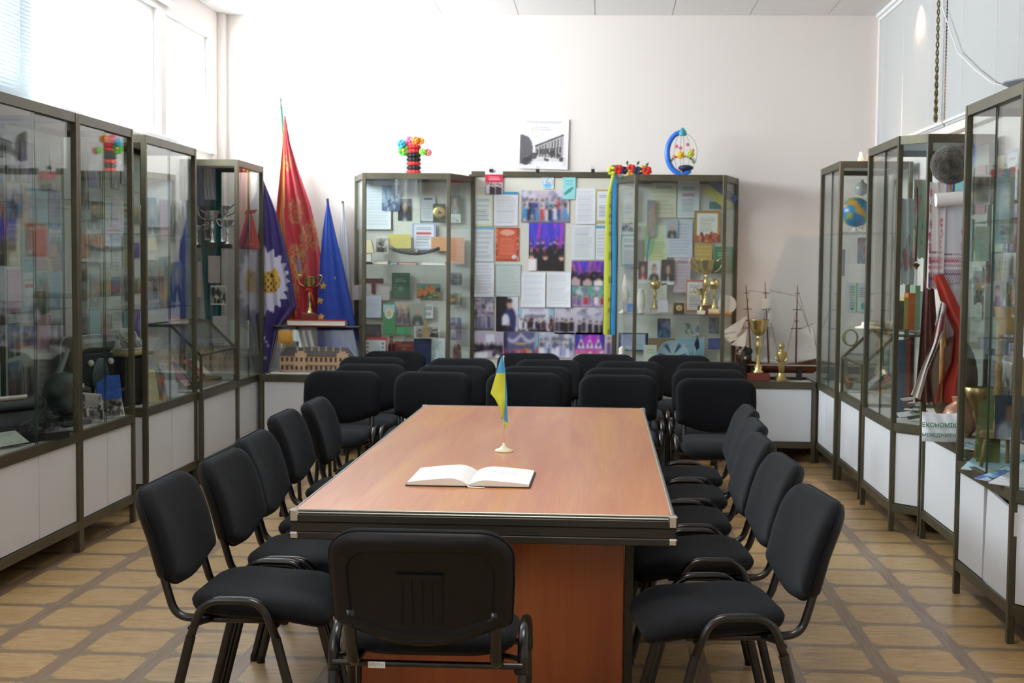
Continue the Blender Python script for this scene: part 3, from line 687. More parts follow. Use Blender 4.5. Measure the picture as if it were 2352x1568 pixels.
@paint
def holder(k, **z):                     # young man in a dark blue shirt holding a pale certificate
    k.c[:] = C('c8c2d6'); k.rect(0, 0, .5, 1, '17121e'); k.rect(.7, .5, 1, 1, 'd8d4e2')
    k.ell(.62, .40, .28, .30, '2c3266'); k.rect(.40, .0, .86, .35, '1c2044'); k.rect(.52, .64, .68, .72, 'b08478'); k.ell(.6, .80, .13, .12, 'c49a8c'); k.ell(.6, .89, .13, .065, '2a2024')
    k.ell(.44, .34, .17, .17, 'd6d6e8'); k.rect(.27, .18, .61, .34, 'd6d6e8'); k.ell(.56, .19, .09, .04, 'c49a8c'); k.ell(.8, .25, .12, .2, '2c3266')
@paint
def choir(k, **z):
    k.c[:] = C('b9bdd6'); k.rect(.0, .5, .1, 1, '98b8cc'); k.rect(.85, .5, 1, 1, '98b8cc'); k.rect(.1, .55, .85, 1, 'd4d6e6'); k.lines(.3, .80, .7, .95, 2, 'b08ab0', .7, 0); k.rect(.22, .55, .75, .72, '8d90ac'); k.people(11, .3, .38, ('18161c', '5a2a38', 'd8d4dc', '241c28'), rows=2); k.rect(0, 0, 1, .08, '1c1820'); k.blobs(8, .02, .12, ('d8d4dc',), .02, .035)
@paint
def curtain(k, **z):
    k.c[:] = C('5c5c80'); k.put(abs(k.V-.9+.3*abs(np.sin(k.U*PI*2))) < .09, 'b5b0ca'); k.rect(0, 0, .1, 1, '2c2c50'); k.rect(.9, 0, 1, 1, '8aa6c0'); k.rect(.1, 0, .9, .2, '8a7aa0'); k.people(12, .18, .3, ('c02838', 'd03038', '3040a0', 'd0a050')); k.ell(.5, .5, .18, .06, 'c0a078')
@paint
def dancers(k, **z):
    k.c[:] = C('4a2aa0'); k.ell(.55, .6, .3, .3, 'c03ac0', .8); k.rect(0, .6, .25, 1, '3c3c9a')
    for x in (.2, .5, .8): k.put((abs(k.U-x) < (.75-k.V)*.28) & (k.V < .75) & (k.V > .25), 'e8dce8'); k.ell(x, .42, .04, .12, '2a1a3a'); k.ell(x, .8, .035, .06, 'd0a0b0')
    k.rect(0, 0, 1, .2, 'c86aa0'); k.blobs(10, 0, .2, ('e0d0e0', 'c04080'), .03, .06)
@paint
def conf(k, **z):
    k.c[:] = C('b9aec6'); k.rect(.45, .58, .72, .92, 'e2e4f0'); k.rect(.05, .3, .95, .45, '54303e'); k.people(7, .44, .26, ('201a2a', '3a3448')); k.blobs(16, .02, .32, ('241e28', 'd8d0d8', '5a5060', 'c8a080'), .05, .09); k.blobs(6, 0, .15, ('e8e4ec',), .06, .1)
@paint
def emblem(k, **z):
    k.c[:] = C('d6d3cc'); k.ell(.5, .45, .46, .44, '9cc6e0'); k.ell(.5, .5, .36, .34, 'd6d3cc'); k.ell(.5, .27, .34, .16, '6db2da'); k.put((abs(k.U-.5-.1*np.sin(k.V*9)) < .07) & (k.V > .3) & (k.V < .85), '6db2da'); k.ell(.6, .45, .16, .08, 'c8a8c0')
@paint
def ribbonfield(k, **z):
    k.c[:] = C('b9c9a6'); k.fade(0, 1, 'c9cf9a', 'c4d2b8'); k.ell(.1, .6, .35, .5, '7fb87a', .8); k.put(abs(k.U-.12-.25*(k.V)**2) < .035, '4a7ac0'); k.lines(.35, .1, .9, .55, 7, '7f9a6a', .4)
@paint
def plain(k, **z): k.grain(.015)
@paint
def book(k, ink='d8c890', spine=None, **z):
    k.lines(.2, .62, .8, .8, 2, ink, .7, .2); k.ell(.5, .35, .14, .1, ink, .5)
    if spine: k.rect(0, 0, .1, 1, spine)
@paint
def gframe(k, b='a98a4a', inner='dfe0da', flowers=None, **z):
    k.c[:] = C(b); k.rect(.1, .08, .9, .92, inner); k.lines(.22, .3, .78, .8, 8, '9aa08a', .5)
    if flowers: k.blobs(26, -.02, .2, flowers, .05, .1)
@paint
def calendar(k, **z): k.c[:] = C('c42a3a'); k.rect(.06, .05, .94, .86, 'dfe2ea'); [k.ell(x, y, .055, .05, '3f5a78') for x in (.16, .82) for y in (.2, .42, .64)]
@paint
def pennantgreen(k, **z): k.c[:] = C('2e8a55'); k.rect(.05, .7, .95, .96, 'a8c4cc'); k.ell(.5, .68, .36, .17, 'cfd6da'); k.ell(.5, .68, .2, .1, 'c9b96a')
@paint
def nouveau(k, **z): k.c[:] = C('c9ccd0'); k.rect(.42, 0, .52, 1, '5cb04a'); k.lines(.05, .1, .36, .9, 9, '4a6a5a', .6); k.ell(.2, .1, .1, .04, '3a8a5a'); k.lines(.58, .5, .95, .85, 5, '7a4a7a', .5); k.ell(.85, .2, .12, .12, '4aa090')
@paint
def lady(k, **z): k.c[:] = C('bcb7c6'); k.ell(.5, .2, .3, .45, '6a4a88'); k.ell(.5, .75, .2, .16, '3a2a34'); k.ell(.5, .70, .14, .13, 'd0a89a'); k.grain(.03)
RES = [.0062]
def sheet(name, label, cat, c, wd, ht, kind='text', bgc='e2e3e6', rz=0., roll=0., lean=0., group=None, seed=None, mt='print', th=.0015, curl=0., parent=None, res=None, deep=None, **kw):
    """a flat print (or a book cover / box face when 'deep'): centre c, faces -Y before turning by rz"""
    res = res or RES[0]; nu = max(3, min(70, int(wd/res))); nv = max(3, min(90, int(ht/res))); th = deep or th
    u, v = np.meshgrid(np.linspace(0, 1, nu+1), np.linspace(0, 1, nv+1)); U, V = u.ravel(), v.ravel()
    k = Ink(U, V, bgc, seed if seed is not None else int((abs(c[0])*997+c[2]*131+abs(c[1])*17)*10) % 9999); P[kind](k, bgc=bgc, **kw)
    if mt == 'gloss' and nu > 8:
        g = k.c.reshape(nv+1, nu+1, 3)
        for _ in range(3): q = np.pad(g, ((1, 1), (1, 1), (0, 0)), 'edge'); g = (q[1:-1, 1:-1]*2+q[:-2, 1:-1]+q[2:, 1:-1]+q[1:-1, :-2]+q[1:-1, 2:])/6
        k.c = g.reshape(-1, 3)
    mb = MB(); X = (U-.5)*wd; Z = (V-.5)*ht; Yf = -th/2-curl*((U-.5)**2*4*.5+(1-V)**2*.8) if curl else np.full(len(U), -th/2)
    pts = [(float(a), float(b), float(d)) for a, b, d in zip(X, Yf, Z)]
    mb.add(pts, [(j*(nu+1)+i, j*(nu+1)+i+1, (j+1)*(nu+1)+i+1, (j+1)*(nu+1)+i) for j in range(nv) for i in range(nu)])
    if curl:
        b0 = len(mb.v); mb.add([(a, b+th, d) for a, b, d in pts], [tuple(reversed(f)) for f in list(mb.f)])
        o = obj(name, mb, mt, parent, cols=np.vstack([k.c, np.tile(C(bgc), (len(pts), 1))])); o.location = c; o.rotation_euler = (lean, roll, rz)
        if label: tag(o, label, cat, group)
        return o
    n = len(pts); per = list(range(nu+1))+[j*(nu+1)+nu for j in range(1, nv+1)]+[nv*(nu+1)+i for i in range(nu-1, -1, -1)]+[j*(nu+1) for j in range(nv-1, 0, -1)]
    q = len(per); mb.v += [(pts[i][0], pts[i][1]+th, pts[i][2]) for i in per]
    mb.f += [(per[i], n+i, n+(i+1) % q, per[(i+1) % q]) for i in range(q)]+[tuple(n+i for i in range(q))]; mb.mi += [0]*(q+1)
    edge = C('e4e0d6') if deep else C(bgc); cols = np.vstack([k.c, np.tile(edge, (q, 1))])
    mb.mi = [0]*len(mb.f); o = obj(name, mb, mt, parent, cols=cols)
    o.location = c; o.rotation_euler = (lean, roll, rz)
    if label: tag(o, label, cat, group)
    return o
def on(Y, rect, *a, **k):                # print hung on the upright plane at depth Y, outlined by its corners in the photo
    name, label, cat = a[:3]; x0, y0, x1, y1 = rect; A = at(x0, (y0+y1)/2, Y); B = at(x1, (y0+y1)/2, Y); T_ = at((x0+x1)/2, y0, Y); D_ = at((x0+x1)/2, y1, Y)
    return sheet(name, label, cat, ((A.x+B.x)/2, Y, (T_.z+D_.z)/2), (B.x-A.x)*.99, (T_.z-D_.z)*.99, **k)
# ---------------------------------------------------------------- middle pin board
r = thing('pin_board', 'wide pin board with an olive metal frame in the middle of the back wall', 'board', (-.476, YB-.03, 0))
bx0, bx1 = -.56, .56
obj('panel', MB().box(bx0, bx1, -.02, .02, .66, 2.2), mat('cream_board', 'd3cfc4', .85), r)
obj('board_frame', MB().rbox(bx0-.01, bx1+.01, -.035, .025, 2.18, 2.225).rbox(bx0-.03, bx0, -.035, .025, .64, 2.2).rbox(bx1, bx1+.03, -.035, .025, .64, 2.2), 'bronze', r)
PY = 10.742
g1 = 'papers pinned on the middle board'
W_ = 'dcdde3'
on(10.735, (1114, 388, 1155, 446), 'leaflet', 'leaflet with a red band clipped over the top rail of the middle board', 'leaflet', kind='leafletred', group=g1)
on(PY, (1086, 443, 1132, 520), 'certificate', 'pale sheet with a yellow border and gold bow, top left of the middle board', 'certificate', kind='cert', b='d2d096', title='b8c0b8', bgc='d9dcd8', group=g1)
on(PY, (1134, 440, 1190, 519), 'letter', 'white letter with a thin blue top edge, left of the conference group photo', 'letter', bgc=W_, bar='4a90b8', group=g1)
on(PY, (1197, 437, 1308, 511), 'photograph', 'group photo of people in a hall, top middle of the board', 'photo', kind='group', sky='c9b9c6', ground='7b7488', cloth=('2a4a9a', '3a8ac8', '22242e', 'c0383a', 'c8c4cc'), n=13, rows=2, mt='gloss', group=g1)
on(10.738, (1293, 405, 1322, 458), 'leaflet', 'turquoise leaflet at the top of the middle board', 'leaflet', kind='teal', group=g1)
on(PY, (1322, 432, 1368, 515), 'letter', 'white typed letter right of the turquoise leaflet', 'letter', bgc=W_, n=22, group=g1)
on(PY, (1369, 434, 1400, 511), 'certificate', 'certificate with a gold scroll border, half behind the yellow ribbon', 'certificate', kind='cert', b='b3a55e', title='d8d8e0', bgc='dcdce4', group=g1)
on(PY, (1084, 520, 1134, 601), 'letter', 'white sheet with a blue header on the left edge of the middle board', 'letter', bgc='d4d6de', bar='7fb0cf', n=6, group=g1)
on(PY, (1084, 602, 1135, 682), 'letter', 'blank creased white sheet at the left edge, above the grey crowd photo', 'letter', bgc='d8d8df', n=10, curl=.01, group=g1)
on(PY, (1138, 522, 1192, 599), 'certificate', 'orange red certificate on the middle board', 'certificate', kind='redcert', group=g1)
on(PY, (1214, 511, 1296, 622), 'photograph', 'tall purple stage photo of musicians, centre of the middle board', 'photo', kind='stage', mt='gloss', group=g1)
on(PY, (1312, 516, 1367, 597), 'letter', 'white typed letter right of the tall purple stage photo', 'letter', bgc='d6d9dd', n=20, m=.16, group=g1)
on(PY, (1368, 518, 1395, 597), 'letter', 'narrow white sheet with a blue header beside the yellow ribbon', 'letter', bgc='dadce0', bar='5a9ac0', n=8, group=g1)
on(PY, (1139, 606, 1196, 681), 'certificate', 'pale green grey certificate under the orange red one', 'certificate', kind='text', bgc='bcc5c2', n=14, bar='a4b0b0', group=g1)
on(PY, (1197, 625, 1253, 706), 'letter', 'creased white letter, left of the pair under the stage photo', 'letter', bgc='dcdee4', n=14, curl=.012, ink='b0b4bc', group=g1)
on(PY, (1255, 625, 1311, 706), 'letter', 'creased white letter, right of the pair under the stage photo', 'letter', bgc='dee0e6', n=12, curl=.014, ink='b0b4bc', group=g1)
on(PY, (1312, 599, 1387, 656), 'photograph', 'dark stage photo of a choir under purple and red light', 'photo', kind='stage', lights=('c83a9a', '5b3fd0', 'e07060', '7a4ae0'), mt='gloss', group=g1)
on(PY, (1312, 657, 1386, 704), 'photograph', 'photo of costumed performers against a green backdrop', 'photo', kind='group', sky='4aa884', ground='b0a0c0', cloth=('c02c34', 'e6e0e4', '34304a', '8a5a9a'), n=8, rows=1, mt='gloss', group=g1)
on(PY, (1082, 683, 1135, 758), 'photograph', 'grey violet crowd photo at the lower left of the middle board', 'photo', kind='group', sky='a9a4be', ground='5a566e', cloth=('b8b2cc', '3c384a', '8d88a4'), n=7, rows=3, mt='gloss', group=g1)
on(PY, (1139, 681, 1190, 761), 'photograph', 'photo of a person in a dark blue shirt holding a certificate', 'photo', kind='holder', mt='gloss', group=g1)
on(PY, (1190, 706, 1272, 761), 'photograph', 'photo of a choir in a pale blue hall under the letters', 'photo', kind='choir', mt='gloss', group=g1)
on(PY, (1273, 706, 1385, 768), 'photograph', 'photo of people in dark suits beside a white arch', 'photo', kind='group', sky='cdc6d6', ground='a39ab0', cloth=('16161a', '22222c', '3a3444'), n=9, rows=1, mt='gloss', group=g1)
on(PY, (1082, 762, 1156, 822), 'photograph', 'photo of people seated around a conference table, bottom left', 'photo', kind='conf', mt='gloss', group=g1)
on(PY, (1157, 762, 1236, 816), 'photograph', 'photo of a stage with a draped grey curtain and red costumes', 'photo', kind='curtain', mt='gloss', group=g1)
on(PY, (1238, 763, 1320, 822), 'photograph', 'photo of a crowd in white before a building banner, bottom middle', 'photo', kind='group', sky='a9b4c6', ground='b5b0cc', cloth=('dcd8e8', '4a5a8a', '8a90b4', 'e8e4f0'), n=10, rows=2, mt='gloss', group=g1)
on(PY, (1321, 763, 1388, 812), 'photograph', 'violet photo of dancers in white dresses, bottom right', 'photo', kind='dancers', mt='gloss', group=g1)
on(PY, (1389, 770, 1408, 812), 'photograph', 'narrow photo of a figure in red at the bottom right corner of the board', 'photo', kind='lady', bgc='c9a0b4', mt='gloss', group=g1)
on(PY, (1244, 402, 1272, 434), 'emblem', 'small round pale blue emblem at the top of the middle board', 'emblem', kind='emblem')
for px, wd in ((1128, 'left one holding the red banded leaflet'), (1235, 'under the street picture'), (1362, 'right one, near the flower wreath')):
    A = at(px, 391, 10.725); m = MB().box(-.014, .014, -.01, .01, -.014, .010); m.tube([(-.01, 0, .008), (-.008, 0, .03), (.008, 0, .03), (.01, 0, .008)], .0015, 5)
    o = obj('binder_clip', m, 'black'); o.location = A; tag(o, 'black binder clip on the board rail, '+wd, 'clip', 'binder clips on the board')
on(YB-.008, (1190, 272, 1306, 389), 'poster', 'pale poster with a grey picture of a street and building, above the middle board', 'poster', kind='street', roll=math.radians(1.2), res=.0045, curl=.01)
# ---------------------------------------------------------------- back left showcase
Yb = 10.715
g2 = 'papers inside the back left showcase'
on(Yb, (822, 415, 899, 527), 'certificate', 'large white text sheet at the upper left of the back left showcase', 'certificate', bgc='dbe0e6', n=14, ink='9ab0be', curl=.01, group=g2)
on(Yb-.012, (877, 425, 919, 484), 'brochure', 'blue grey brochure with a small figure, top of the back left showcase', 'brochure', kind='scene', cols=('5a6f90', '8fa6bc', '2c4a70', 'a9b4c4'), sky='7890a8', ground='3a5a80', group=g2)
on(Yb, (903, 452, 966, 546), 'portrait_mount', 'pale mount with a dark suited portrait photo, upper middle of the back left showcase', 'portrait', bgc='d5d8cc', kind='plain', group=g2)
on(Yb-.004, (914, 456, 946, 507), 'portrait', 'dark portrait photo on the pale mount', 'portrait', kind='portrait', bgc='1c2420', mt='gloss', group=g2)
on(Yb, (967, 450, 1000, 508), 'certificate', 'white certificate beside the gold medal', 'certificate', bgc='cfd6d8', n=6, title='30343a', group=g2)
on(Yb-.02, (946, 512, 1001, 574), 'certificate', 'certificate with a violet border and a red title line on the upper shelf', 'certificate', kind='cert', b='9aa2d0', title='c8323c', bgc='dcdfe8', group=g2)
on(Yb-.05, (990, 544, 1026, 576), 'card', 'orange card at the right of the upper shelf', 'card', kind='text', bgc='d09a70', n=5, ink='b07040', group=g2)
on(Yb-.05, (891, 538, 944, 570), 'certificate', 'yellow certificate behind the dark chain', 'certificate', kind='text', bgc='d8c86a', n=6, title='a89040', group=g2)
on(Yb-.06, (863, 543, 892, 582), 'photograph', 'small dark photo at the left of the upper shelf', 'photo', kind='bwphoto', group=g2)
on(Yb-.03, (1032, 448, 1058, 490), 'portrait', 'photo of a person in a pale jacket, right side of the back left showcase', 'portrait', kind='portrait', bgc='5c6258', suit='8f8b80', mt='gloss', group=g2)
on(Yb-.03, (1032, 491, 1058, 511), 'card', 'pale green card with a round red seal', 'card', kind='cert', b='c6d0c0', title='d0d6cc', seal='9a5a50', bgc='cdd6cc', group=g2)
on(Yb-.03, (1031, 545, 1067, 606), 'poster', 'salmon coloured poster at the right of the back left showcase', 'poster', kind='text', bgc='cf9a7c', n=7, ink='b87850', group=g2)
Yl = 10.70
on(Yl, (900, 626, 942, 684), 'book', 'dark green book standing at the back of the left showcase', 'book', kind='book', bgc='2f6650', spine='24503f', ink='8fb8a0', deep=.02, group=g2)
on(Yl, (957, 651, 1012, 685), 'painting', 'small orange and teal painting', 'painting', kind='scene', cols=('c05a2c', 'd0763a', '2f4a48', '8a9a60'), sky='6a9a9a', ground='6a6a30', group=g2)
on(Yl-.02, (808, 655, 895, 689), 'open_folder', 'wide pale folder with burgundy edges at the left', 'folder', kind='text', bgc='c3b8b6', n=4, m=.03, group=g2)
m = MB().box(-.08, .08, -.006, .006, -.02, .02).box(-.015, .012, -.006, .006, -.1, -.02); o = obj('burgundy_ribbon', m, mat('burgundy_cloth', '4e1520', .8)); o.location = at(858, 645, Yl-.03); tag(o, 'burgundy ribbon bow hanging over the pale folder', 'ribbon')
on(Yl-.03, (834, 680, 876, 729), 'letter', 'pale blue letter with a pin, left part of the back left showcase', 'letter', bgc='c3cde0', n=12, group=g2)
on(Yl-.02, (879, 696, 908, 768), 'pennant', 'green pennant with a white and gold crest', 'pennant', kind='pennantgreen', group=g2)
on(Yl-.02, (909, 700, 940, 746), 'photograph', 'warm toned photo of people beside the green pennant', 'photo', kind='group', sky='c8a070', ground='8a8a90', cloth=('2a3038', 'c8c8d0', '4a4a58'), n=4, mt='gloss', group=g2)
on(Yl-.02, (943, 696, 975, 746), 'portrait', 'portrait photo of a grey haired person in a dark suit and pale tie', 'portrait', kind='portrait', bgc='9fa8a0', suit='39463c', mt='gloss', group=g2)
on(Yl-.01, (974, 698, 995, 731), 'card', 'white card with two dark emblems', 'card', kind='text', bgc='d8dad8', n=2, ink='2a3c50', group=g2)
on(Yl-.02, (835, 744, 876, 775), 'photograph', 'dark night photo at the left of the back left showcase', 'photo', kind='scene', cols=('1a2230', '30384a', '52505a'), sky='10202a', ground='141820', mt='gloss', group=g2)
on(Yl-.02, (911, 750, 944, 768), 'card', 'green card with a pale crest', 'card', kind='plain', bgc='3f9a68', group=g2)
on(Yl-.02, (952, 749, 1010, 776), 'photograph', 'pale photo behind the small tower figure', 'photo', kind='bwphoto', group=g2)
on(Yl-.05, (836, 774, 889, 815), 'calendar', 'red framed white card with two rows of dark dots', 'card', kind='calendar', group=g2)
on(Yl-.05, (906, 783, 951, 810), 'book', 'wide dark red book lying behind the navy book', 'book', kind='book', bgc='7a3834', ink='b88a78', deep=.02, group=g2)
on(Yl-.09, (951, 777, 991, 838), 'book', 'navy blue book standing upright', 'book', kind='book', bgc='1e2a4c', ink='40507a', deep=.022, group=g2)
on(Yl-.07, (992, 776, 1022, 832), 'brochure', 'white brochure with a pale teal drawing', 'brochure', kind='scene', cols=('dfe4e6', 'b9d8d6', 'd8dce0'), sky='e2e6ea', ground='d6dede', group=g2)
for (rc, lb, kk) in (((1032, 624, 1062, 656), 'dark group photo, upper one of the three at the right of the back left showcase', 'bwphoto'), ((1031, 672, 1061, 700), 'sepia group photo, middle one at the right of the back left showcase', 'scene'), ((1031, 729, 1060, 781), 'photo of two people in dark coats, lowest at the right of the back left showcase', 'group')):
    on(Yl-.03, rc, 'photograph', lb, 'photo', kind=kk, mt='gloss', group=g2)
m = MB().lathe([(.033, -.05), (.036, -.03), (.03, .04), (.014, .062)], n=16, sy=.6); o = obj('oval_plaque', m, 'mahogany', auto=50); o.location = at(1050, 808, 10.6); tag(o, 'brown oval wooden object at the bottom right of the back left showcase', 'ornament')
# objects on the upper shelf
sz = 1.479
r = thing('table_lamp_model', 'small cream house shaped box on a black foot, left of the upper shelf', 'ornament', (-1.835, 10.52, sz))
obj('cream_shade', MB().add([(-.05,-.03,.09),(.05,-.03,.09),(.05,.03,.09),(-.05,.03,.09),(-.035,-.02,.19),(.03,-.02,.19),(.03,.02,.19),(-.035,.02,.19)], [(0,3,2,1),(4,5,6,7),(0,1,5,4),(1,2,6,5),(2,3,7,6),(3,0,4,7)]), mat('cream_card', 'd8cba6', .8), r)
obj('body', MB().box(-.03, .03, -.02, .02, .02, .09), 'canvas', r); obj('foot', MB().lathe([(.045, 0), (.045, .008), (.02, .022)], n=14, sy=.6), 'black', r, auto=40)
def flatbook(label, x, y, z, wd, dp, h, col, name='book', rz=0., cat='book', group='books lying on the upper shelf'):
    r = thing(name, label, cat, (x, y, z), rz, group)
    obj('cover', MB().box(-wd/2, wd/2, -dp/2, dp/2, 0, .004).box(-wd/2, wd/2, -dp/2, dp/2, h-.004, h).box(-wd/2, wd/2, dp/2-.003, dp/2, 0, h), mat('book_cover', col, .6), r)
    obj('page_block', MB().box(-wd/2+.004, wd/2-.004, -dp/2+.004, dp/2-.004, .002, h-.002), 'pages', r); return r
flatbook('thick beige book at the left end of the upper shelf', -1.715, 10.46, sz, .12, .14, .030, 'b09a70')
flatbook('thin blue booklet on the upper shelf', -1.615, 10.47, sz, .06, .12, .016, '6a9ab4')
flatbook('red and grey booklet on the upper shelf', -1.505, 10.45, sz, .14, .12, .018, 'a03038')
flatbook('white thick pad at the right end of the upper shelf', -1.30, 10.46, sz, .19, .14, .028, 'e2e0dc')
o = obj('chain_belt', MB().tube([at(px, py, 10.47) for px, py in ((893, 566), (905, 573), (920, 578), (940, 581), (958, 582), (975, 580), (992, 576), (1010, 570))], .014, 8, flat=.4), 'darkgrey', smooth=True)
tag(o, 'dark metal chain belt strung in a low curve across the upper shelf', 'belt'); obj('buckle', MB().ball((0, 0, 0), .012, 10, 8), 'chrome', o).location = at(957, 577, 10.452)
r = thing('medal_disc', 'round gold medal disc on a dark green card', 'medal', at(1009, 488, 10.66))
obj('card', MB().box(-.05, .05, 0, .004, -.08, .07), mat('dark_green_card', '2c4238', .7), r)
mm = MB().lathe([(.048, -.004), (.05, 0), (.05, .004), (.042, .008), (.014, .006), (.012, .012)], n=24); mm.xf(Matrix.Rotation(PI/2, 4, 'X')); obj('disc', mm, 'brass', r, auto=40); mm = MB().lathe([(.012, .008), (.010, .016)], n=12).xf(Matrix.Rotation(PI/2, 4, 'X')); obj('boss', mm, 'darkgrey', r)
r = thing('wine_bottle', 'slim dark red bottle in front of the green pennant', 'bottle', at(899, 835, 10.56))
obj('bottle_body', MB().lathe([(.024, 0), (.026, .01), (.026, .14), (.022, .16), (.012, .18), (.012, .215)], n=16), mat('dark_red_glass', '5a1a1c', .25), r, auto=40); obj('neck_band', MB().lathe([(.0135, .19), (.0135, .205)], n=12), 'gold', r)
m = MB().box(-.03, .03, -.02, .02, 0, .02).box(-.02, .02, -.013, .013, .02, .05).box(-.013, .013, -.010, .010, .05, .11).lathe([(.012, .11), (.0, .15)], n=8); o = obj('tower_figure', m, 'palewood'); o.location = at(978, 774, 10.56); tag(o, 'small pale tower shaped figurine', 'figurine')
# ---------------------------------------------------------------- back right showcase
g3 = 'papers inside the back right showcase'
on(Yb, (1496, 420, 1554, 500), 'certificate', 'cream sheet with a teal title, upper middle of the back right showcase', 'certificate', kind='text', bgc='c9cbb4', title='5a8a90', n=6, ink='b09a70', group=g3)
on(Yb, (1556, 415, 1606, 500), 'certificate', 'pale blue sheet with a faint red title', 'certificate', kind='cert', b='c4d0d6', title='c08a98', bgc='ccd6da', group=g3)
on(Yb-.02, (1486, 459, 1505, 545), 'bookmark', 'narrow grey hanging strip', 'bookmark', kind='scene', cols=('8c8c94', 'a9a49c', 'b08a78'), sky='84868c', ground='a8988c', group=g3)
on(Yb-.006, (1480, 517, 1533, 600), 'poster', 'pale green poster with a blue river line', 'poster', kind='ribbonfield', group=g3)
on(Yb-.01, (1531, 505, 1591, 592), 'certificate', 'pale blue biography sheet', 'certificate', bgc='c6cedb', n=10, ink='8a98b0', group=g3)
on(Yb-.02, (1531, 505, 1557, 546), 'portrait', 'portrait of a bald person in a dark suit on the pale blue sheet', 'portrait', kind='portrait', bgc='9fb0c4', suit='2c3434', hair='c99f88', mt='gloss', group=g3)
on(Yb-.03, (1594, 483, 1655, 556), 'frame_certificate', 'gold framed certificate with painted autumn flowers', 'certificate', kind='gframe', b='a5803e', flowers=('7a2a20', 'b05a30', 'c88a50'), group=g3)
on(Yb-.01, (1629, 463, 1656, 480), 'card', 'small teal card above the gold framed certificate', 'card', kind='plain', bgc='4f7a76', group=g3)
on(Yb-.015, (1595, 558, 1636, 620), 'certificate', 'yellow gold certificate under the flowered frame', 'certificate', kind='text', bgc='b99a4a', n=6, ink='e0d0a0', group=g3)
on(Yb-.03, (1640, 566, 1684, 628), 'book', 'green book with white signs in the right of the back right showcase', 'book', kind='book', bgc='2b7a50', ink='d8e4dc', deep=.015, group=g3)
on(Yb-.04, (1430, 430, 1458, 505), 'certificate', 'grey certificate with a pale border, left side of the back right showcase', 'certificate', kind='cert', b='b5b094', title='c8c8c0', bgc='c9cbc2', group=g3)
on(Yb-.04, (1427, 510, 1456, 533), 'photograph', 'small brown group photo, left side of the back right showcase', 'photo', kind='bwphoto', group=g3)
on(Yb-.04, (1425, 537, 1464, 612), 'certificate', 'green bordered certificate, left side of the back right showcase', 'certificate', kind='cert', b='6fa090', title='7a8a90', bgc='c6ccc6', group=g3)
for rc, lb, kw in (((1466, 600, 1487, 650), 'portrait of a person in red', dict(suit='a02c34', bgc='4a3c3c')), ((1488, 598, 1517, 652), 'portrait of a dark haired person in a black coat on white', dict(suit='1a1e20', bgc='d4d6d8', hair='2a2420')), ((1520, 596, 1549, 654), 'portrait of a thoughtful person in black on dark ground', dict(suit='16181a', bgc='3c3438', hair='3c302a'))):
    on(Yb-.05, rc, 'portrait', lb+', above the shelf', 'portrait', kind='portrait', mount='dddfe2', mt='gloss', group=g3, **kw)
on(Yb-.03, (1548, 592, 1586, 672), 'certificate', 'pale pink diploma right of the row of portraits', 'certificate', kind='text', bgc='cdbccb', n=8, title='50485a', group=g3)
on(Yb-.07, (1575, 642, 1616, 717), 'frame_certificate', 'certificate in a thin orange red frame on the shelf', 'certificate', kind='cert', b='b5563c', title='c8b070', bgc='d9dad6', group=g3)
on(Yb-.05, (1485, 650, 1532, 690), 'card', 'pale card with an orange title behind the glass cups', 'card', kind='text', bgc='cfcfc4', n=4, title='d08060', group=g3)
on(Yb-.03, (1625, 640, 1660, 706), 'certificate', 'white certificate behind the gold cups', 'certificate', bgc='ccd3d8', n=8, title='485058', group=g3)
def diagribbon():
    p = [at(x, y, Yb-.055) for x, y in ((1628, 424), (1684, 468))]; d = (p[1]-p[0]); n = Vector((-d.z, 0, d.x)).normalized(); r = thing('sash', 'blue and yellow sash hung diagonally in the upper right of the back right showcase', 'sash', p[0]); z = Vector((0, 0, 0))
    for nm, s0, s1, c in (('yellow_stripe', -.07, 0, 'b3b454'), ('blue_stripe', 0, .062, '4a6288')):
        a = [z+n*s0, d+n*s0, d+n*s1, z+n*s1]; obj(nm, MB().add([(v.x, -.001, v.z) for v in a]+[(v.x, .001, v.z) for v in a], [(0,1,2,3),(7,6,5,4),(0,4,5,1),(1,5,6,2),(2,6,7,3),(3,7,4,0)]), mat(nm, c, .6), r)
diagribbon()
s2 = 1.1195
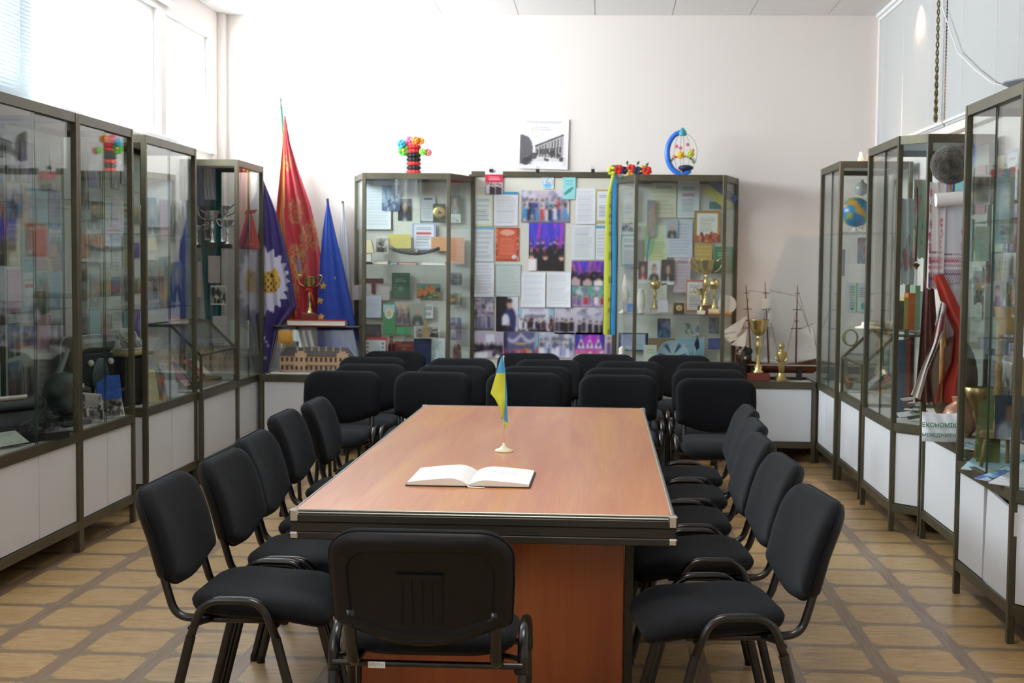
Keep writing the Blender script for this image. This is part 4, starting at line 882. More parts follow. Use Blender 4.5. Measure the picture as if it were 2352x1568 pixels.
def cup(label, x, y, z, s, m='gold', base='redwood', handles=True, ball=False, name='trophy_cup', group='trophy cups', bw=None, br=.16, bh=.15, hb=.28):
    """trophy of total height s; br bowl radius, bh plinth height, hb bowl height as shares of s"""
    r = thing(name, label, 'trophy', (x, y, z), 0, group); b_ = bw or .15*s; B = bh*s; T_ = s*(1-hb); H = T_-B
    obj('plinth', MB().rbox(-b_, b_, -b_*.8, b_*.8, 0, B, .003), base, r)
    obj('stem', MB().lathe([(.10*s, B), (.10*s, B+.04*H), (.06*s, B+.09*H), (.075*s, B+.16*H), (.03*s, B+.26*H), (.055*s, B+.36*H), (.022*s, B+.46*H), (.05*s, B+.60*H), (.06*s, B+.80*H), (.03*s, B+.94*H), (.05*s, T_)], n=20), m, r, smooth=True)
    if ball: obj('bowl', MB().ball((0, 0, T_+br*s*.9), br*s, 18, 12), m, r, smooth=True)
    else: obj('bowl', MB().lathe([(.04*s, T_), (br*.62*s, T_+.22*hb*s), (br*.86*s, T_+.5*hb*s), (br*s, T_+hb*s*.97), (br*1.04*s, T_+hb*s), (br*.96*s, T_+hb*s), (br*.8*s, T_+.5*hb*s), (.03*s, T_+.1*hb*s)], n=24, capb=False), m, r, smooth=True)
    if handles:
        for sx in (-1, 1): obj('handle', MB().tube(smoothpath([(sx*br*.6*s, 0, T_+.1*hb*s), (sx*br*1.5*s, 0, T_+.35*hb*s), (sx*br*2.0*s, 0, T_+1.0*hb*s), (sx*br*1.6*s, 0, T_+1.15*hb*s), (sx*br*.95*s, 0, T_+.75*hb*s)], 5, .06*s), .016*s, 6), m, r, smooth=True)
    return r
def sc(px, Y, z, h): return at(px, 700, Y).x, Y, z
cup('tall gold trophy cup at the back of the shelf of the back right showcase', at(1621, 700, 10.62).x, 10.62, s2, .42)
cup('small gold ball trophy right of the framed certificate', at(1640, 700, 10.5).x, 10.5, s2, .27, ball=True, handles=False, base='cream')
cup('glass and gold cup with a green ball on the left of the shelf', at(1504, 700, 10.52).x, 10.52, s2, .26, ball=True, handles=False, m='brass', base='chrome')
cup('little gold cup left of the ball trophy', at(1611, 700, 10.44).x, 10.44, s2, .2, base='cream')
m = MB().lathe([(.02, 0), (.03, .01), (.012, .02), (.03, .05), (.035, .12), (.02, .18), (.03, .19)], n=18, sy=.5); o = obj('white_vase', m, 'canvas', smooth=True); o.location = (at(1472, 700, 10.48).x, 10.48, s2); tag(o, 'slim white vase behind the post of the back right showcase', 'vase')
r = thing('desk_pennant', 'white pennant on a small white stand, left end of the shelf', 'pennant', (at(1430, 700, 10.55).x, 10.55, s2))
obj('stand', MB().lathe([(.03, 0), (.028, .008), (.008, .02), (.005, .03)], n=16).tube([(0, 0, .03), (.01, 0, .31)], .003, 6), 'canvas', r, smooth=True)
fl = MB().add([(.01, -.004, .31), (.038, -.02, .22), (.048, 0, .12), (.035, -.004, .075), (-.005, -.01, .10), (-.01, -.012, .2)], [(0, 5, 4, 3, 2, 1)]); fl.add([(x, y+.004, z) for x, y, z in fl.v], [(1, 2, 3, 4, 5, 0)]); obj('pennant_cloth', fl, 'canvas', r)
o = on(10.46, (1440, 697, 1456, 717), 'card', 'small bright blue card standing at the left end of the shelf', 'card', kind='text', bgc='5a8ad0', n=2)
o = on(10.48, (1511, 689, 1534, 717), 'note_block', 'white note block standing on the shelf', 'block', kind='plain', bgc='d3d3dc', deep=.03)
r = thing('plaque', 'dark wooden plaque with a round gold disc between orange posts', 'plaque', (at(1560, 700, 10.47).x, 10.47, s2)); obj('plaque_board', MB().rbox(-.05, .05, 0, .012, 0, .085), 'bronzed', r)
for sx in (-1, 1): obj('plaque_post', MB().rbox(sx*.046-.006, sx*.046+.006, -.004, .014, 0, .088), 'palewood', r)
obj('plaque_disc', MB().lathe([(.026, 0), (.026, .003), (.02, .005)], n=20).xf(Matrix.Translation((0, -.001, .045)) @ Matrix.Rotation(PI/2, 4, 'X')), 'gold', r)
o = obj('round_plate', MB().lathe([(.07, 0), (.072, .004), (.05, .006), (.01, .004)], n=28).xf(Matrix.Rotation(math.radians(80), 4, 'X')), 'canvas', auto=40); o.location = (at(1670, 700, 10.6).x, 10.6, s2+.075); tag(o, 'round white plate standing at the right end of the shelf', 'plate')
o = obj('tray', MB().rbox(-.09, .09, -.05, .05, 0, .014), mat('orange_tray', 'c07a28', .5)); o.location = (at(1664, 700, 10.42).x-.03, 10.46, s2); tag(o, 'orange tray at the right end of the shelf', 'tray')
Yl = 10.68
on(Yl, (1420, 764, 1489, 806), 'framed_picture', 'picture of a bird in a dark blue frame, lower left of the back right showcase', 'picture', kind='gframe', b='22304a', inner='9fb4cc', group=g3)
on(Yl, (1510, 731, 1540, 776), 'photograph', 'dark blue seascape photo', 'photo', kind='scene', cols=('2c3a58', '4a6080', '6a80a0'), sky='2c3a58', ground='5a7490', mt='gloss', group=g3)
on(Yl, (1572, 740, 1606, 772), 'drawing', 'pale sheet with a grey blue ship drawing', 'drawing', kind='scene', cols=('a9b4b4', '6a8088', 'd0d4d0'), sky='cbd0cc', ground='c4c8c0', group=g3)
on(Yl, (1628, 728, 1652, 766), 'photograph', 'grey blue photo beside the post at the lower right of the back right showcase', 'photo', kind='scene', cols=('5a6a74', '7a8a90'), sky='8a989c', ground='4a5a60', group=g3)
on(Yl-.01, (1490, 776, 1551, 806), 'box', 'flat brown cardboard box', 'box', kind='plain', bgc='8a7458', deep=.03, group=g3)
on(Yl-.02, (1551, 775, 1618, 818), 'book', 'light blue book behind the round plate', 'book', kind='book', bgc='8fb4c4', ink='a8c8d4', deep=.02, group=g3)
on(Yl-.02, (1626, 776, 1664, 802), 'book', 'royal blue book at the lower right', 'book', kind='book', bgc='2a4488', ink='3c58a0', deep=.02, group=g3)
on(Yl-.08, (1478, 792, 1508, 838), 'card', 'cream card with a pale emblem', 'card', kind='cert', b='c8cbb4', title='a8c0c0', bgc='cfd2be', group=g3)
r = thing('painted_plate', 'large round pale plate with a dark blue flower pattern', 'plate', at(1545, 818, 10.52))
m = MB(); NR = 40; vs = [(0, 0, 0)]; rr = [.02*i for i in range(1, 7)]+[.125]
for q in rr: vs += [(q*math.cos(2*PI*j/NR), -.012*(q/.125)**3, q*math.sin(2*PI*j/NR)) for j in range(NR)]
vs += [(.125*math.cos(2*PI*j/NR), .002, .125*math.sin(2*PI*j/NR)) for j in range(NR)]
fs = [(0, 1+(j+1) % NR, 1+j)[::-1] for j in range(NR)]+[(1+i*NR+j, 1+i*NR+(j+1) % NR, 1+(i+1)*NR+(j+1) % NR, 1+(i+1)*NR+j) for i in range(len(rr)) for j in range(NR)]+[tuple(1+len(rr)*NR+j for j in range(NR))]
m.add(vs, fs); V_ = np.array(m.v); cc = np.tile(C('a8bcc8'), (len(V_), 1)); an = np.arctan2(V_[:, 2], V_[:, 0]); rd = np.hypot(V_[:, 0], V_[:, 2]); cc[(np.cos(an*6) > .45) & (rd > .035) & (rd < .11)] = C('34567a'); cc[rd < .015] = C('34567a'); obj('plate_body', m, 'print', r, cols=cc)
r = thing('desk_flag', 'tiny navy flag on a stick in the lower part of the back right showcase', 'flag', at(1594, 812, 10.45)); obj('stick', MB().tube([(0, 0, -.02), (.03, 0, .15)], .002, 5), 'canvas', r)
obj('flag_cloth', MB().add([(.028, -.003, .15), (.0, -.006, .07), (.02, -.01, .025), (.042, -.004, .05)], [(0, 1, 2, 3)]).add([(.028, .001, .15), (.0, .001, .07), (.02, .001, .025), (.042, .001, .05)], [(3, 2, 1, 0)]), mat('navy_cloth', '1c2248', .8), r)
m = MB().lathe([(.03, 0), (.034, .03), (.02, .06), (.026, .085), (.01, .105)], n=14); o = obj('white_figurine', m, 'canvas', smooth=True); o.location = at(1428, 826, 10.52); tag(o, 'rounded white figurine at the lower left of the back right showcase', 'figurine')
# ================================================================ on top of the cases, benches, corners
# paper vase with bright flowers on the back left showcase
vz = BZ+.001; vx = at(949, 395, 10.45).x
r = thing('flower_vase', 'red and black paper vase on top of the back left showcase', 'vase', (vx, 10.47, vz))
for k in range(7):
    z = k*.032; m = MB(); col = ('red_paper', 'c8242a') if k in (0, 2, 5, 6) else ('black_card', '16141a'); n = 14
    m.lathe([(.050, z+.002), (.056, z+.012), (.050, z+.026), (.044, z+.030)], n=28)
    for j in range(n): a = 2*PI*j/n; m.add([(.05*math.cos(a-.15), .05*math.sin(a-.15), z+.018), (.05*math.cos(a+.15), .05*math.sin(a+.15), z+.018), (.062*math.cos(a), .062*math.sin(a), z+.008), (.05*math.cos(a), .05*math.sin(a), z+.036)], [(0,2,3),(2,1,3),(0,1,2),(0,3,1)])
    if col[0] not in M: M[col[0]] = mat(col[0], col[1], .7)
    obj('paper_tier', m, col[0], r)
for i, (px, py, rr, c, nm) in enumerate(((922, 330, .034, '3aa0cc', 'blue'), (927, 345, .045, '4fae3a', 'green'), (941, 325, .042, 'e8728c', 'pink'), (955, 322, .03, 'f07a2a', 'orange'), (966, 324, .03, 'f0a638', 'yellow orange'), (953, 338, .033, 'f0802c', 'deep orange'), (971, 349, .028, '7fd04a', 'lime and blue'), (983, 350, .03, 'e87a90', 'rose'))):
    p = at(px, py, 10.45+.02*((i*7) % 3-1)); o = thing('paper_flower', nm+' round paper flower in the red and black vase', 'flower', p, group='paper flowers in the vase')
    m = MB(); n = 9
    for j in range(n):
        a = 2*PI*j/n; m.ball((math.cos(a)*rr*.58, -.006*(j % 2), math.sin(a)*rr*.58), rr*.46, 8, 6, sy=.6)
    obj('petals', m, mat('flower_paper', c, .7), o, smooth=True); obj('flower_heart', MB().ball((0, -rr*.25, 0), rr*.3, 8, 6), mat('flower_heart', 'e8c040' if i % 2 else c, .7), o, smooth=True)
    base = Vector((vx, 10.47, vz+.2))-p; obj('stalk', MB().tube([(0, 0, 0), (base.x*.6, base.y*.6, base.z*.5), tuple(base)], .003, 5), 'green', o)
# flower wreath and embroidered two-colour ribbon over the right post of the board
wr = [(1406, 391, 'c9c43a', 'yellow'), (1411, 388, '20284e', 'navy'), (1421, 389, 'c8261e', 'red'), (1434, 391, '1c2346', 'dark navy'), (1450, 388, 'cc2a20', 'scarlet'), (1447, 396, 'd0a83a', 'gold'), (1466, 393, '222a50', 'deep blue'), (1476, 388, 'dcae3a', 'amber'), (1486, 392, 'c42c22', 'crimson')]
r = thing('flower_wreath', 'wreath of red, navy and yellow cloth flowers over the corner of the back right showcase', 'wreath', at(1446, 396, 10.5))
O = at(1446, 396, 10.5)
obj('wreath_band', MB().tube([at(px, py, 10.5)-O for px, py in ((1402, 398), (1425, 396), (1450, 397), (1490, 397))], .01, 8), 'green', r, smooth=True)
for i, (px, py, c, nm) in enumerate(wr):
    p = at(px, py, 10.47)-O; rr = .028 if i % 2 else .034; m = MB()
    for j in range(6): a = 2*PI*j/6+i; m.ball((p.x+math.cos(a)*rr*.6, p.y-.005*(j % 2), p.z+math.sin(a)*rr*.6), rr*.55, 8, 6, sy=.5)
    f = obj('blossom', m, mat('wreath_cloth', c, .8), r, smooth=True); f['label'] = nm+' cloth blossom'
m = MB()
for px, py, a in ((1404, 404, 2.6), (1413, 406, 4), (1432, 402, 4.4), (1446, 404, 4.9), (1462, 380, 1), (1441, 381, 1.6), (1482, 383, .9)):
    p = at(px, py, 10.48)-O; q = p+Vector((math.cos(a)*.045, 0, math.sin(a)*.045)); s_ = Vector((-math.sin(a), 0, math.cos(a)))*.011; mid = (p+q)/2
    m.add([p, mid+s_, q, mid-s_, p+Vector((0, .002, 0)), mid+s_+Vector((0, .002, 0)), q+Vector((0, .002, 0)), mid-s_+Vector((0, .002, 0))], [(0, 3, 2, 1), (4, 5, 6, 7)])
obj('leaves', m, 'green', r)
def ribbon(nm, left, right, col, hem, Y):
    """long ribbon: left/right silhouettes as (px, py) from top to bottom"""
    def f(u, v):
        t = 1-v; 
        def ip(L):
            q = t*(len(L)-1); i = min(int(q), len(L)-2); w_ = q-i; return L[i][0]*(1-w_)+L[i+1][0]*w_, L[i][1]*(1-w_)+L[i+1][1]*w_
        a, b = ip(left), ip(right); p = at(a[0]*(1-u)+b[0]*u, a[1]*(1-u)+b[1]*u, Y); return Vector((p.x, Y-.004*math.sin(u*PI)-.006*math.sin(v*11), p.z))-O2
    m = MB().grid(8, 90, f); V_ = np.array(m.v); n = len(V_); uu = np.tile(np.linspace(0, 1, 9), 91); vv = np.repeat(np.linspace(0, 1, 91), 9); cc = np.tile(C(col), (n, 1))
    st = (abs(uu-hem) < .14) & ((np.sin(vv*120)+np.sin(vv*67+1.3)) > .55) & (vv < .8); cc[st] = C('6d7a3c' if nm[0] == 'y' else '3f7a78'); k = len(m.v); m.v += [(x, y+.002, z) for x, y, z in m.v]; m.f += [tuple(reversed([i+k for i in q])) for q in list(m.f)]
    m.mi = [0]*len(m.f); return obj(nm, m, 'cloth', RB2, cols=np.vstack([cc, cc]), smooth=True)
O2 = at(1405, 770, 10.40); RB2 = thing('long_ribbons', 'yellow and blue embroidered ribbons hanging long beside the middle board', 'ribbon', O2)
ribbon('yellow_ribbon', [(1404, 402), (1402, 420), (1393, 450), (1390, 500), (1389, 560), (1387, 640), (1387, 700), (1386, 768)], [(1413, 402), (1407, 420), (1404, 450), (1403, 500), (1403, 560), (1403, 640), (1401, 700), (1400, 769)], 'bcc23e', .85, 10.40)
ribbon('blue_ribbon', [(1411, 404), (1405, 430), (1403, 460), (1402, 500), (1402, 560), (1402, 640), (1401, 700), (1400, 769)], [(1417, 404), (1417, 430), (1416, 460), (1415, 500), (1416, 560), (1415, 640), (1414, 700), (1413, 769)], '3b95d0', .2, 10.41)
# blue ring wreath with flowers on the back right showcase
wx = at(1567, 345, 10.5); r = thing('ring_arrangement', 'blue crescent ring with flowers inside, on top of the back right showcase', 'wreath', (wx.x, 10.5, BZ))
zc = wx.z-BZ-.02; Rr = .135
m = MB().tube([(Rr*math.cos(math.radians(a))*.85, 0, zc+Rr*math.sin(math.radians(a))*1.18) for a in range(88, 312, 8)], [.022-.004*abs(i-14)/14 for i in range(28)], 12); obj('blue_crescent', m, 'bluepl', r, smooth=True)
m = MB()
for rx in (.85, .45, .1): m.tube([(Rr*rx*math.cos(a), 0, zc+Rr*1.12*math.sin(a)) for a in [2*PI*i/36 for i in range(37)]], .002, 5)
obj('wire_cage', m, mat('pale_green_wire', '8fb4ac', .4), r, smooth=True)
obj('cage_cap', MB().lathe([(.03, 0), (.034, .02), (.02, .045), (.006, .06)], (0, 0, zc+Rr*.98), 14), mat('teal_cap', '3a9aa4', .5), r, auto=40)
obj('gold_foot', MB().lathe([(.022, 0), (.018, .02), (.02, .05)], n=14), 'gold', r, smooth=True)
obj('dark_basket', MB().ball((.03, 0, zc-Rr*.85), .06, 14, 8, sz=.4), mat('navy_basket', '1a2446', .6), r, smooth=True)
for i, (px, py, rr, c) in enumerate(((1563, 356, .028, 'e6b830'), (1586, 354, .028, 'bfc44a'), (1553, 336, .015, 'e08a9a'), (1579, 332, .013, 'd8708c'), (1591, 345, .014, 'e8a070'), (1548, 360, .014, 'e09070'), (1563, 340, .013, 'd87a90'))):
    p = at(px, py, 10.47); m = MB()
    for j in range(7): a = 2*PI*j/7; m.ball((math.cos(a)*rr*.6, 0, math.sin(a)*rr*.6), rr*.5, 8, 6, sy=.6)
    m.ball((0, -rr*.3, 0), rr*.4, 8, 6); m.xf(Matrix.Translation((p.x-wx.x, p.y-10.5, p.z-BZ))); obj('blossom', m, mat('silk_flower', c, .7), r, smooth=True)
m = MB()
for j in range(16):
    a = .3+2.6*j/15; b = Vector((math.cos(a)*.09, -.01*(j % 3), zc-Rr*.75+math.sin(a)*.07)); t_ = b+Vector((math.cos(a)*.03, -.01, .02)); m.add([b+Vector((-.008, 0, 0)), b+Vector((.008, 0, 0)), t_, b+Vector((0, .006, .01))], [(0, 1, 2), (0, 2, 3), (1, 3, 2), (0, 3, 1)])
obj('foliage', m, 'green', r)
# small bottle and gold box on the far right case, plate on the nearest right case
o = obj('glass_jar', MB().lathe([(.018, 0), (.02, .02), (.012, .045), (.008, .07)], n=14), 'canvas', smooth=True); o.location = (1.80, 9.62, 2.231); tag(o, 'tiny white bottle on top of the far right showcase', 'bottle')
o = obj('gold_box', MB().rbox(-.028, .028, -.02, .02, 0, .06), mat('amber_box', 'c9b27a', .5)); o.location = (1.88, 9.66, 2.231); tag(o, 'small amber box on top of the far right showcase', 'box')
r = thing('glass_plate', 'dark blue plate lying on top of the nearest right showcase', 'plate', (1.80, 5.72, 2.232)); obj('plate_rim', MB().lathe([(.05, 0), (.11, .012), (.15, .03), (.152, .036), (.145, .036), (.10, .018), (.01, .008)], n=32), mat('grey_blue_glaze', '8a8f9a', .3), r, smooth=True); obj('plate_star', MB().lathe([(.04, .0095), (.05, .012)], n=6), mat('blue_glaze', '2a5a8a', .3), r)
# ---------------------------------------------------------------- flags in the left corner
def drape(name, label, pole, left, right, paintf, Y, folds=5, amp=.035, nu=44, nv=90, mt='satin', pole_m='tube', tip=None, cat='flag', grp='flags in the left corner', noise=0.):
    """cloth hanging in folds from a leaning pole; silhouettes (px,py) top to bottom at depth Y"""
    base = at(*pole[1], Y+.04); r = thing(name, label, cat, base, group=grp)
    def ip(L, py):
        for (xa, ya), (xb, yb) in zip(L, L[1:]):
            if ya <= py <= yb: return xa+(xb-xa)*(py-ya)/max(1e-6, yb-ya)
        return L[-1][0] if py > L[-1][1] else L[0][0]
    y0 = min(left[0][1], right[0][1])
    def f(u, v):
        pyL = left[0][1]+(left[-1][1]-left[0][1])*(1-v); pyR = right[0][1]+(right[-1][1]-right[0][1])*(1-v)
        a = ip(left, pyL); b = ip(right, pyR); px = a+(b-a)*u; py = pyL+(pyR-pyL)*u; p = at(px, py, Y)
        am = amp*min(1, (1-v)*1.8); p.y = Y-am*(.5+.5*math.sin(folds*2*PI*u+1.7*math.sin(3*v)+1))-am*.4*math.sin(folds*4.4*u+2)-.02*(u*(1-u))*4
        return p-base
    m = MB().grid(nu, nv, f); U = np.tile(np.linspace(0, 1, nu+1), nv+1); V = np.repeat(np.linspace(0, 1, nv+1), nu+1)
    PX = []; PY_ = []
    for v in np.linspace(0, 1, nv+1):
        pyL = left[0][1]+(left[-1][1]-left[0][1])*(1-v); pyR = right[0][1]+(right[-1][1]-right[0][1])*(1-v); a = ip(left, pyL); b = ip(right, pyR)
        for u in np.linspace(0, 1, nu+1): PX.append(a+(b-a)*u); PY_.append(pyL+(pyR-pyL)*u)
    cc = paintf(np.array(PX), np.array(PY_), U, V); k = len(m.v); m.v += [(x, y+.003, z) for x, y, z in m.v]; m.f += [tuple(reversed([i+k for i in q])) for q in list(m.f)]; m.mi = [0]*len(m.f)
    o = obj('flag_cloth', m, mt, r, cols=np.vstack([cc, cc]), smooth=True)
    top = at(*pole[0], Y+.04)-base; obj('pole', MB().tube([(0, 0, 0), tuple(top)], .011, 8), pole_m, r, smooth=True)
    if tip: tp = at(*tip, Y+.04)-base; d = tp-top; obj('finial', MB().tube([top, top+d*.25, top+d*.4, top+d*.65, tp], [.012, .008, .022, .012, .001], 8), 'chrome', r, smooth=True)
    return r
def redp(PX, PY, U, V):
    k = Ink(U, V, 'a81e2e', 5); X, Y = PX, PY
    s = np.sin(X*.55+np.sin(Y*.19)*2)*np.sin(Y*.33+np.sin(X*.23)*2.4)
    for (x0, y0, x1, y1, th) in ((655, 350, 672, 392, .1), (664, 458, 700, 512, .0), (700, 505, 736, 545, .0), (664, 560, 705, 640, -.2), (690, 530, 738, 575, .1), (655, 575, 690, 730, .15)):
        k.put((X > x0) & (X < x1) & (Y > y0) & (Y < y1) & (s > th) & (((X-(x0+x1)/2)/((x1-x0)*.55))**2+((Y-(y0+y1)/2)/((y1-y0)*.55))**2 < 1), 'a97c4a')
    k.put((abs(X-690-(Y-610)*.1) < 4) & (Y > 590) & (Y < 625), '6a7a9a'); k.put((U < .20+.05*V) & (U > .07) & (Y > 290), 'c8841e'); return k.c
drape('red_banner', 'tall red velvet banner with gold embroidery and an orange edge, in the left corner', ((646, 246), (690, 864)), [(652, 266), (650, 330), (643, 420), (636, 500), (640, 560), (655, 640), (660, 735)], [(656, 266), (668, 330), (690, 400), (715, 470), (733, 540), (742, 600), (738, 735)], redp, 10.63, 4, .05, pole_m='green', tip=(640, 205))
def purp(PX, PY, U, V):
    k = Ink(U, V, '2c1a66', 6); a = np.arctan2(PY-645, PX-598); d = np.hypot((PX-598), (PY-645)*.86); k.put(d < 58+13*np.abs(((a*22/(2*PI)) % 1)*2-1), 'c9c6dc')
    h = (d < 34); t = np.sin(PX*.5)*np.cos(PY*.42); k.put(((PX-622)/24)**2+((PY-648)/26)**2 < 1, 'c39a2e'); k.put((((PX-622)/24)**2+((PY-648)/26)**2 < 1) & (t > .45), '2a1c30'); k.put(((PX-628)/5)**2+((PY-632)/5)**2 < 1, '1c1424')
    k.put((abs(PX-638) < 6) & (abs(PY-640) < 8), 'c39a2e'); k.put(((PX-634)/10)**2+((PY-625)/12)**2 < .5, 'c39a2e')
    for x, y in ((609, 776), (614, 784), (618, 793), (611, 821)): k.put((abs(PX-x) < 3) & (abs(PY-y) < 3.4) & (((PX+PY).astype(int) % 3) > 0), 'c5c6e0')
    return k.c
drape('purple_banner', 'purple flag with a white sunburst and yellow emblem, at the left corner', ((601, 400), (607, 868)), [(600, 408), (598, 500), (592, 560), (588, 640), (588, 700), (594, 760), (603, 870)], [(603, 408), (632, 480), (655, 560), (672, 640), (683, 705), (640, 760), (616, 868)], purp, 10.52, 3, .035, nu=70, nv=130, mt='satin')
def eup(PX, PY, U, V):
    k = Ink(U, V, '173a94', 7)
    for x, y, rr in ((743, 656, 9.5), (735, 690, 8), (738, 728, 8.5), (771, 638, 2.2)):
        a = np.arctan2(-(PY-y), PX-x); d = np.hypot(PX-x, PY-y); q = ((a-PI/2) % (2*PI/5))-PI/5; rad = rr*.42/np.maximum(.2, np.cos(PI/5-np.abs(q)))*1.0; star = d < rr*(.42+.58*(np.abs(q)/(PI/5))**1.5); k.put(star, 'd8a92a')
    return k.c
drape('blue_flag', 'blue flag with gold stars standing right of the gold cup', ((752, 456), (790, 864)), [(751, 461), (742, 530), (736, 600), (732, 680), (730, 760), (740, 862)], [(754, 461), (772, 540), (792, 620), (810, 700), (822, 770), (832, 862)], eup, 10.57, 3, .03, nu=70, nv=120, mt='cloth')
drape('white_flag', 'plain white flag furled behind the blue flag', ((787, 462), (797, 864)), [(785, 466), (780, 560), (778, 700), (785, 862)], [(789, 466), (800, 560), (806, 700), (808, 862)], lambda PX, PY, U, V: np.tile(C('dfe0ea'), (len(U), 1)), 10.70, 3, .03, mt='cloth')
# ---------------------------------------------------------------- building model in its slanted glass case
dx0, dx1 = at(620, 856, 10.33).x, at(830, 856, 10.33).x; dxc = (dx0+dx1)/2; dw = (dx1-dx0)/2
r = thing('model_building', 'model of a long cream building with a dark roof, under a slanted glass cover', 'model', (dxc, 10.5, .622))
obj('base_board', MB().rbox(-dw, dw, -.165, .05, 0, .012), 'white', r)
bw = dw*.80; m = MB().box(-bw, bw, -.14, .0, .012, .145); m.box(-bw, bw, -.146, -.14, .074, .082)
for x in (-bw*.42, bw*.72): m.box(x-.045, x+.045, -.152, -.14, .012, .165).box(x-.025, x+.025, -.152, -.14, .165, .18)
obj('facade', m, mat('cream_render', 'c9a98a', .8), r)
m = MB()
for row in (.035, .10):
    for i in range(15):
        x = -bw+bw*2*(i+.5)/15; m.box(x-.008, x+.008, -.1535 if (abs(x+bw*.42) < .045 or abs(x-bw*.72) < .045) else -.148, -.139, row, row+.03)
obj('window_row', m, mat('dark_model_windows', '4a3a36', .6), r)
m = MB().add([(-bw-.006,-.15,.145),(bw+.006,-.15,.145),(bw+.006,.01,.145),(-bw-.006,.01,.145),(-bw+.05,-.09,.205),(bw-.05,-.09,.205),(bw-.05,-.05,.205),(-bw+.05,-.05,.205)], [(0,3,2,1),(4,5,6,7),(0,1,5,4),(1,2,6,5),(2,3,7,6),(3,0,4,7)]); obj('roof', m, mat('slate_roof', '45403e', .7), r)
M['dormer'] = mat('pale_dormer', '9f9488', .8)
for i in range(7): x = -bw*.55+i*bw*.2; obj('dormer', MB().box(x-.008, x+.008, -.115, -.09, .16, .215), 'dormer', r)
def hull8(a, b): return a+b
G0 = [(-dw, -.165, .012), (dw, -.165, .012), (dw, .05, .012), (-dw, .05, .012)]; tx0 = at(640, 753, 10.42).x-dxc; tx1 = at(806, 753, 10.42).x-dxc; zt_ = .36
G1 = [(tx0, -.02, zt_), (tx1, -.02, zt_), (tx1, .05, zt_), (tx0, .05, zt_)]
for nm, ids in (('front_glass', (0, 1, 5, 4)), ('right_glass', (1, 2, 6, 5)), ('left_glass', (3, 0, 4, 7))):
    q = [Vector((G0+G1)[i]) for i in ids]; n = (q[1]-q[0]).cross(q[3]-q[0]).normalized()*.004
    obj(nm, MB().add(q+[v-n for v in q], [(0,1,2,3),(7,6,5,4),(0,4,5,1),(1,5,6,2),(2,6,7,3),(3,7,4,0)]), ['glass', 'glassedge'], r)
m = MB()
for a, b in ((0, 4), (1, 5)): m.bar((G0+G1)[a], (G0+G1)[b], .006, .006)
obj('glass_seam', m, 'silver', r)
obj('cover_top', MB().rbox(tx0-.05, tx1+.06, -.05, .055, zt_, zt_+.012), 'bronze', r)
o = flatbook('thick red folder with white and tan pages lying on the building model case', dxc-.02, 10.50, .622+zt_+.0125, .46, .13, .045, 'b02a24', name='red_folder', cat='folder', group=None)
m = MB()
for k in range(14): a = k/14; m.tube([(-.05+.008*k, -.004*(k % 3), .02), (-.048+.008*k, -.006, -.06-.02*(k % 4 == 0)), (-.05+.008*k, -.004, -.10+.02*(k % 2))], .004, 5)
o = obj('gold_tassels', m, mat('gold_thread', 'c8922a', .7), smooth=True); o.location = at(655, 765, 10.34); tag(o, 'gold fringe tassels hanging over the left end of the model case', 'tassel')
bigcup = cup('big two handled gold trophy cup with a red ribbon, standing before the red banner', at(708, 735, 10.45).x, 10.50, .622+zt_+.013+.045, .34, bw=.06, br=.15)
m = MB().tube([(-.03, -.02, .225), (0, -.03, .24), (.03, -.02, .225)], .010, 8).tube([(.005, -.028, .23), (.03, -.03, .18), (.038, -.025, .12)], .008, 6); o = obj('ribbon_bow', m, 'red', bigcup, smooth=True); o['label'] = 'red ribbon bow'
